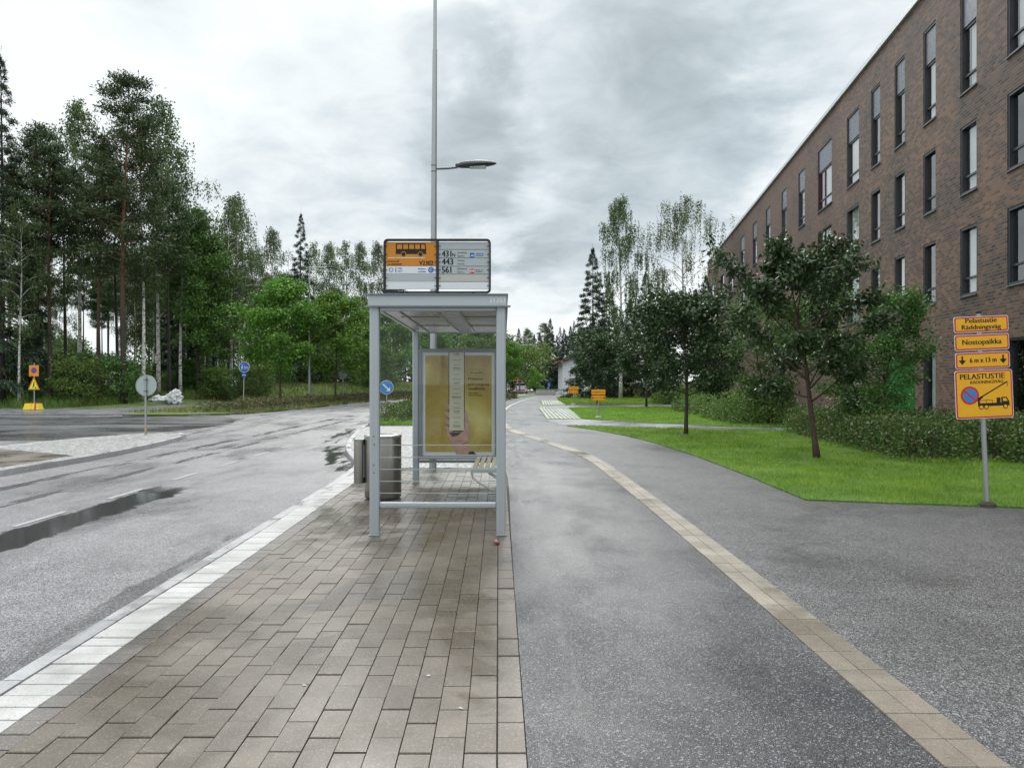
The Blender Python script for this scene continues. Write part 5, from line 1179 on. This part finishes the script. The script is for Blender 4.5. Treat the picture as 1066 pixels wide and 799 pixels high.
# round sign seen from behind on the refuge
def round_back(px, Y, hz, r, label, z=0, top=None, mat='sign_back', orange=True):
    x, y = at(px, Y); t = thing('round_sign', label, 'road sign', (x, y, z))
    m = MB(); m.tube([(0,0,-.02),(0,0,top or hz+r*.85)], .030, 12); m.build('pole', 'galvanised', t, smooth=True)
    m = MB(); m.plate(circ(0, hz, r, 40), .034, .038); d = m.build('sign_disc', mat, t); m = MB(); frame2d(m, circ(0,hz,r,40), circ(0,hz,r-.012,40), .026, .040) ; m.build('rim', 'galvanised', d)
    m = MB()
    for dz in (-.16,.16): m.box(-.05,.05,-.034,.034,hz+dz*r/.3-.014,hz+dz*r/.3+.014)
    m.build('clamp', 'galvanised_dark', t)
    if orange: m = MB(); m.lathe([(.034,.17),(.035,.175),(.035,.235),(.034,.24)], 14); m.build('reflector_band', 'sign_orange', t)
    return t
round_back(151.6, 22.0, 1.475, .315, 'round sign seen from its pale grey back on the cobbled refuge island')
round_back(357, 56, 2.1, .32, 'small round sign back in the distance under the right young maple', orange=False)
def arrow_sign():
    x, y = at(402.3, 31.5); t = thing('keep_right_sign', 'blue round sign with white arrow on a yellow block behind the shelter', 'road sign', (x, y, 0.03))
    m = MB(); m.tube([(0,.035,0),(0,.035,1.62)], .028, 10); m.build('pole', 'galvanised', t, smooth=True); hz = 1.30
    m = MB(); m.plate(circ(0,hz,.30,36), -.002, .004); d = m.build('sign_disc', 'sign_white', t); m = MB(); m.plate(circ(0,hz,.285,36), -.0045, -.0025); m.build('blue_face', 'sign_lightblue', d)
    m = MB(); m.plate(seg(-.15,hz+.14,.08,hz-.08,.06), -.007, -.005); m.plate([(.16,hz-.16),(.16,hz+.02),(-.02,hz-.16)], -.0073, -.0053); m.build('arrow', 'sign_white', d)
    m = MB(); m.bbox(-.42,.42,-.18,.24,-.02,.17,.04); b = m.build('ballast_block', 'sign_amber', t)
arrow_sign()
def cycle_sign():
    x, y = at(253, 45.5); t = thing('cycle_path_sign', 'blue round cycle path sign with small blue plate on a slightly leaning pole', 'road sign', (x, y, 0)); t.rotation_euler = (0, R(1.6), 0)
    m = MB(); m.tube([(0,.035,-.02),(0,.035,2.75)], .03, 10); pl = m.build('pole', 'galvanised', t, smooth=True)
    for z in (.35,1.0): m = MB(); m.tube([(0,.035,z),(0,.035,z+.07)], .032, 10); m.build('reflector_band', 'sign_orange', t)
    hz = 2.45; m = MB(); m.plate(circ(0,hz,.33,36), -.002, .004); d = m.build('sign_disc', 'sign_white', t); m = MB(); m.plate(circ(0,hz,.305,36), -.0045, -.0025); m.build('blue_face', 'sign_blue', d)
    m = MB()
    for cx in (.06,.20): frame2d(m, circ(cx,hz-.05,.065,18), circ(cx,hz-.05,.048,18), -.007, -.005)
    for s in ((.06,hz-.05,.12,hz+.04),(.12,hz+.04,.18,hz+.03),(.18,hz+.03,.20,hz-.05),(.12,hz+.04,.12,hz+.08)): m.plate(seg(*s,.014), -.0072, -.0052)
    m.plate(seg(-.14,hz-.14,-.12,hz+.06,.06), -.0068, -.005); m.plate(circ(-.13,hz+.12,.032,14), -.0068, -.005); m.plate(seg(-.20,hz-.0,-.05,hz+.02,.022), -.0066, -.005); m.plate(seg(0,hz-.20,0,hz+.2,.010), -.0066, -.005); m.build('pictogram', 'sign_white', d)
    m = MB(); m.plate(rrect(-.13,.13,hz-.62,hz-.36,.02), -.002, .004); p = m.build('sub_plate', 'sign_blue', t); m = MB(); cz = hz-.49
    m.plate(seg(-.07,cz,.07,cz,.03), -.0045, -.0025); 
    for s in (-1,1): m.plate([(s*.10,cz),(s*.055,cz+.05),(s*.055,cz-.05)][::-s], -.0047, -.0027)
    m.build('arrow', 'sign_white', p)
cycle_sign()
def work_signs():
    x, y = at(35.2, 41.5); t = thing('roadwork_sign_stand', 'orange no parking plate over a roadwork triangle on yellow ballast blocks', 'road sign', (x, y, 0))
    m = MB(); m.tube([(0,.04,0),(0,.04,2.6)], .03, 10); m.build('pole', 'galvanised', t, smooth=True)
    m = MB(); m.plate(rrect(-.27,.27,1.86,2.48,.02), -.002, .004); a = m.build('sign_panel', 'sign_orange', t)
    m = MB(); m.plate(circ(0,2.19,.165,30), -.0045, -.0025); m.build('prohibition_ring', 'sign_red', a); m = MB(); m.plate(circ(0,2.19,.145,30), -.006, -.005); m.build('blue_disc', 'sign_blue', a); m = MB(); m.plate(seg(-.11,2.30,.11,2.08,.03), -.0078, -.0066); m.build('red_slash', 'sign_red', a)
    m = MB(); words(m, -.2, 1.90, .05, -.004, (.14,)); m.build('lettering', 'sign_black', a)
    m = MB(); m.plate([(-.33,1.11),(.33,1.11),(.02,1.80),(-.02,1.80)], -.004, .002); b = m.build('warning_triangle', 'sign_orange', t); m = MB(); m.plate([(-.235,1.17),(.235,1.17),(.0,1.68)], -.0065, -.0045); m.build('yellow_face', 'fluoro_yellow', b)
    m = MB(); m.plate(circ(.01,1.52,.035,14), -.0088, -.0070); m.plate(seg(.0,1.48,-.03,1.33,.055), -.0088,-.007); m.plate(seg(-.03,1.33,.02,1.22,.03), -.0090,-.0071); m.plate(seg(-.03,1.33,-.09,1.21,.03), -.0090,-.0072); m.plate(seg(.02,1.45,.07,1.26,.02), -.0090,-.0073); m.plate([(.05,1.19),(.17,1.19),(.11,1.27)], -.0088,-.007); m.build('worker_pictogram', 'sign_black', b)
    for dx, s in ((-.26,1.0),(.17,1.0)):
        m = MB(); m.add([(dx-.24,-.2,0),(dx+.24,-.2,0),(dx+.24,.25,0),(dx-.24,.25,0),(dx-.16,-.14,.34),(dx+.16,-.14,.34),(dx+.16,.19,.34),(dx-.16,.19,.34)], [(0,3,2,1),(4,5,6,7),(0,1,5,4),(1,2,6,5),(2,3,7,6),(3,0,4,7)])
        bb = m.build('ballast_block', 'lemon_yellow', t)
        if dx > 0: m = MB(); m.add([(dx-.03,-.205,.01),(dx+.08,-.205,.01),(dx+.05,-.146,.345),(dx-.04,-.146,.345)], [(0,1,2,3)]); m.add([(dx-.04,-.146,.346),(dx+.05,-.146,.346),(dx+.05,.19,.346),(dx-.04,.19,.346)], [(0,1,2,3)]); m.build('red_stripe', 'red_decal', bb)
work_signs()
def far_warning():
    x, y = at(537.5, 84); t = thing('warning_triangle_sign', 'small orange warning triangle on a dark pole by the far bend', 'road sign', (x, y, 0))
    m = MB(); m.tube([(0,.04,0),(0,.04,2.1)], .05, 8); m.build('pole', 'galvanised_dark', t); m = MB(); m.plate([(-.36,1.62),(.36,1.62),(0,2.2)], -.004, .004); b = m.build('triangle', 'sign_orange', t)
    m = MB(); m.plate(seg(-.08,1.7,.02,1.95,.05), -.007,-.005); m.plate(seg(.05,1.7,.02,1.85,.05), -.0073,-.005); m.build('worker_pictogram', 'sign_black', b)
far_warning()
def far_lamp():
    x, y = at(322, 52.5); t = thing('street_lamp', 'tall plain street light with right-angled arm between the two young maples', 'street lamp', (x, y, 0))
    m = MB(); m.tube([(0,0,0),(0,0,4),(0,0,9.65)], [.10,.085,.055], 12); m.build('pole', 'galvanised', t, smooth=True); m = MB(); m.tube([(0,0,9.62),(1.35,0,9.66)], .035, 8); m.build('arm', 'galvanised', t); m = MB(); m.bbox(1.2,1.85,-.12,.12,9.58,9.68,.03); m.build('luminaire', 'luminaire_grey', t)
far_lamp()
def far_lamp2(px, Y, h, label):
    x, y = at(px, Y); t = thing('street_lamp', label, 'street lamp', (x, y, 0)); m = MB(); m.tube([(0,0,0),(0,0,h)], [.09,.05], 8); m.build('pole', 'galvanised_dark', t); m = MB(); m.tube([(0,0,h-.05),(1.2,0,h)], .035, 6); m.bbox(1.1,1.6,-.1,.1,h-.05,h+.04,.02); m.build('arm', 'galvanised', t)
far_lamp2(541, 95, 6.2, 'distant thin street light beside the orange warning triangle')
def blue_post():
    x, y = at(571.6, 100); t = thing('information_sign', 'tiny blue sign beyond the concrete barrier', 'road sign', (x, y, 0)); m = MB(); m.tube([(0,.03,0),(0,.03,1.2)], .03, 8); m.build('pole', 'galvanised', t); m = MB(); m.plate(rrect(-.18,.18,.7,1.4,.03), -.004,.004); p = m.build('sign_panel', 'sign_lightblue', t); m = MB(); m.plate(seg(-.08,1.05,.08,1.05,.1), -.007,-.005); m.build('pictogram', 'sign_white', p)
blue_post()
def barrier():
    x, y = at(567.5, 82); t = thing('concrete_barrier', 'low grey concrete barrier with metal rail closing the view at the bend', 'barrier', (x, y, 0))
    m = MB(); m.bbox(-1.0,1.1,-.12,.12,-.1,.44,.03); m.build('wall', 'concrete', t); m = MB(); m.box(-1.0,3.2,-.05,.05,.52,.66)
    for k in range(7): m.box(-.95+k*.68,-.89+k*.68,-.03,.03,0,.6)
    m.build('rail', 'galvanised', t)
barrier()
def car():
    x, y = at(542.3, 99); t = thing('car', 'small white car seen from behind on the road at the far bend', 'car', (x, y, -.1))
    m = MB(); pr = [(-.82,.25),(.82,.25),(.86,.5),(.84,.82),(.70,1.05),(.58,1.42),(-.58,1.42),(-.70,1.05),(-.84,.82),(-.86,.5)]
    vs = []; Ls = [(0,.97),(.25,1.0),(2.2,1.0),(3.1,1.0),(4.1,.93)]
    for j, (yy, s) in enumerate(Ls): vs += [(a*s, yy, b if (j < 3 or b < .9) else (.95 if j == 3 else .85)) for a, b in pr]
    n = len(pr); m.add(vs, [(j*n+i, j*n+(i+1)%n, (j+1)*n+(i+1)%n, (j+1)*n+i) for j in range(len(Ls)-1) for i in range(n)] + [tuple(range(n)), tuple(range(5*n-1,4*n-1,-1))]); m.build('body', 'car_white', t)
    m = MB(); m.plate([(-.62,1.06),(.62,1.06),(.52,1.36),(-.52,1.36)], -.012, .02); m.build('rear_window', 'car_glass', t)
    for s in (-1,1): m = MB(); m.box(s*.70-.12,s*.70+.12,-.02,.02,.72,.9); m.build('tail_light', 'red_decal', t)
    m = MB(); m.box(-.55,.55,-.03,.0,.34,.5); m.build('bumper', 'red_decal', t)
    for sx in (-.78,.78):
        for yy in (.75,3.3): m = MB(); m.tube([(sx-.1,yy,.31),(sx+.1,yy,.31)], .31, 18); w_ = m.build('wheel', 'rubber', t); m = MB(); m.tube([(sx-.11,yy,.31),(sx+.11,yy,.31)], .18, 14); m.build('rim', 'galvanised', w_)
car()
def bags(px, Y, label, blobs, seed, mat='bag_white', z=.0):
    x, y = at(px, Y); t = thing('rubbish_bag', label, 'rubbish bag', (x, y, z), 0, 'white rubbish bags dumped at the wood edge'); rg = random.Random(seed); m = MB()
    for cx, cy, cz, rx, ry, rz in blobs:
        N1, N2 = 19, 12; vs = []
        for i in range(N2+1):
            for j in range(N1):
                a = 2*math.pi*j/N1; b = math.pi*i/N2; r = rg.uniform(.68,1.22)*(1+.12*math.sin(a*3+cx*9)); vs.append((cx+rx*math.sin(b)*math.cos(a)*r, cy+ry*math.sin(b)*math.sin(a)*r, max(-.02, cz+rz*math.cos(b)*r)))
        m.add(vs, [(i*N1+j, i*N1+(j+1)%N1, (i+1)*N1+(j+1)%N1, (i+1)*N1+j) for i in range(N2) for j in range(N1)])
    m.build('sack', mat, t)
bags(181, 50.5, 'bulging white rubbish bag, the taller heap on the right', [(0,0,.42,.55,.4,.42),(.15,0,.75,.32,.3,.28),(-.3,.1,.4,.3,.3,.3)], 1)
bags(165.5, 50.5, 'flatter crumpled white rubbish bag left of the taller heap', [(0,0,.28,.62,.4,.3),(-.45,.1,.2,.35,.3,.22)], 2)
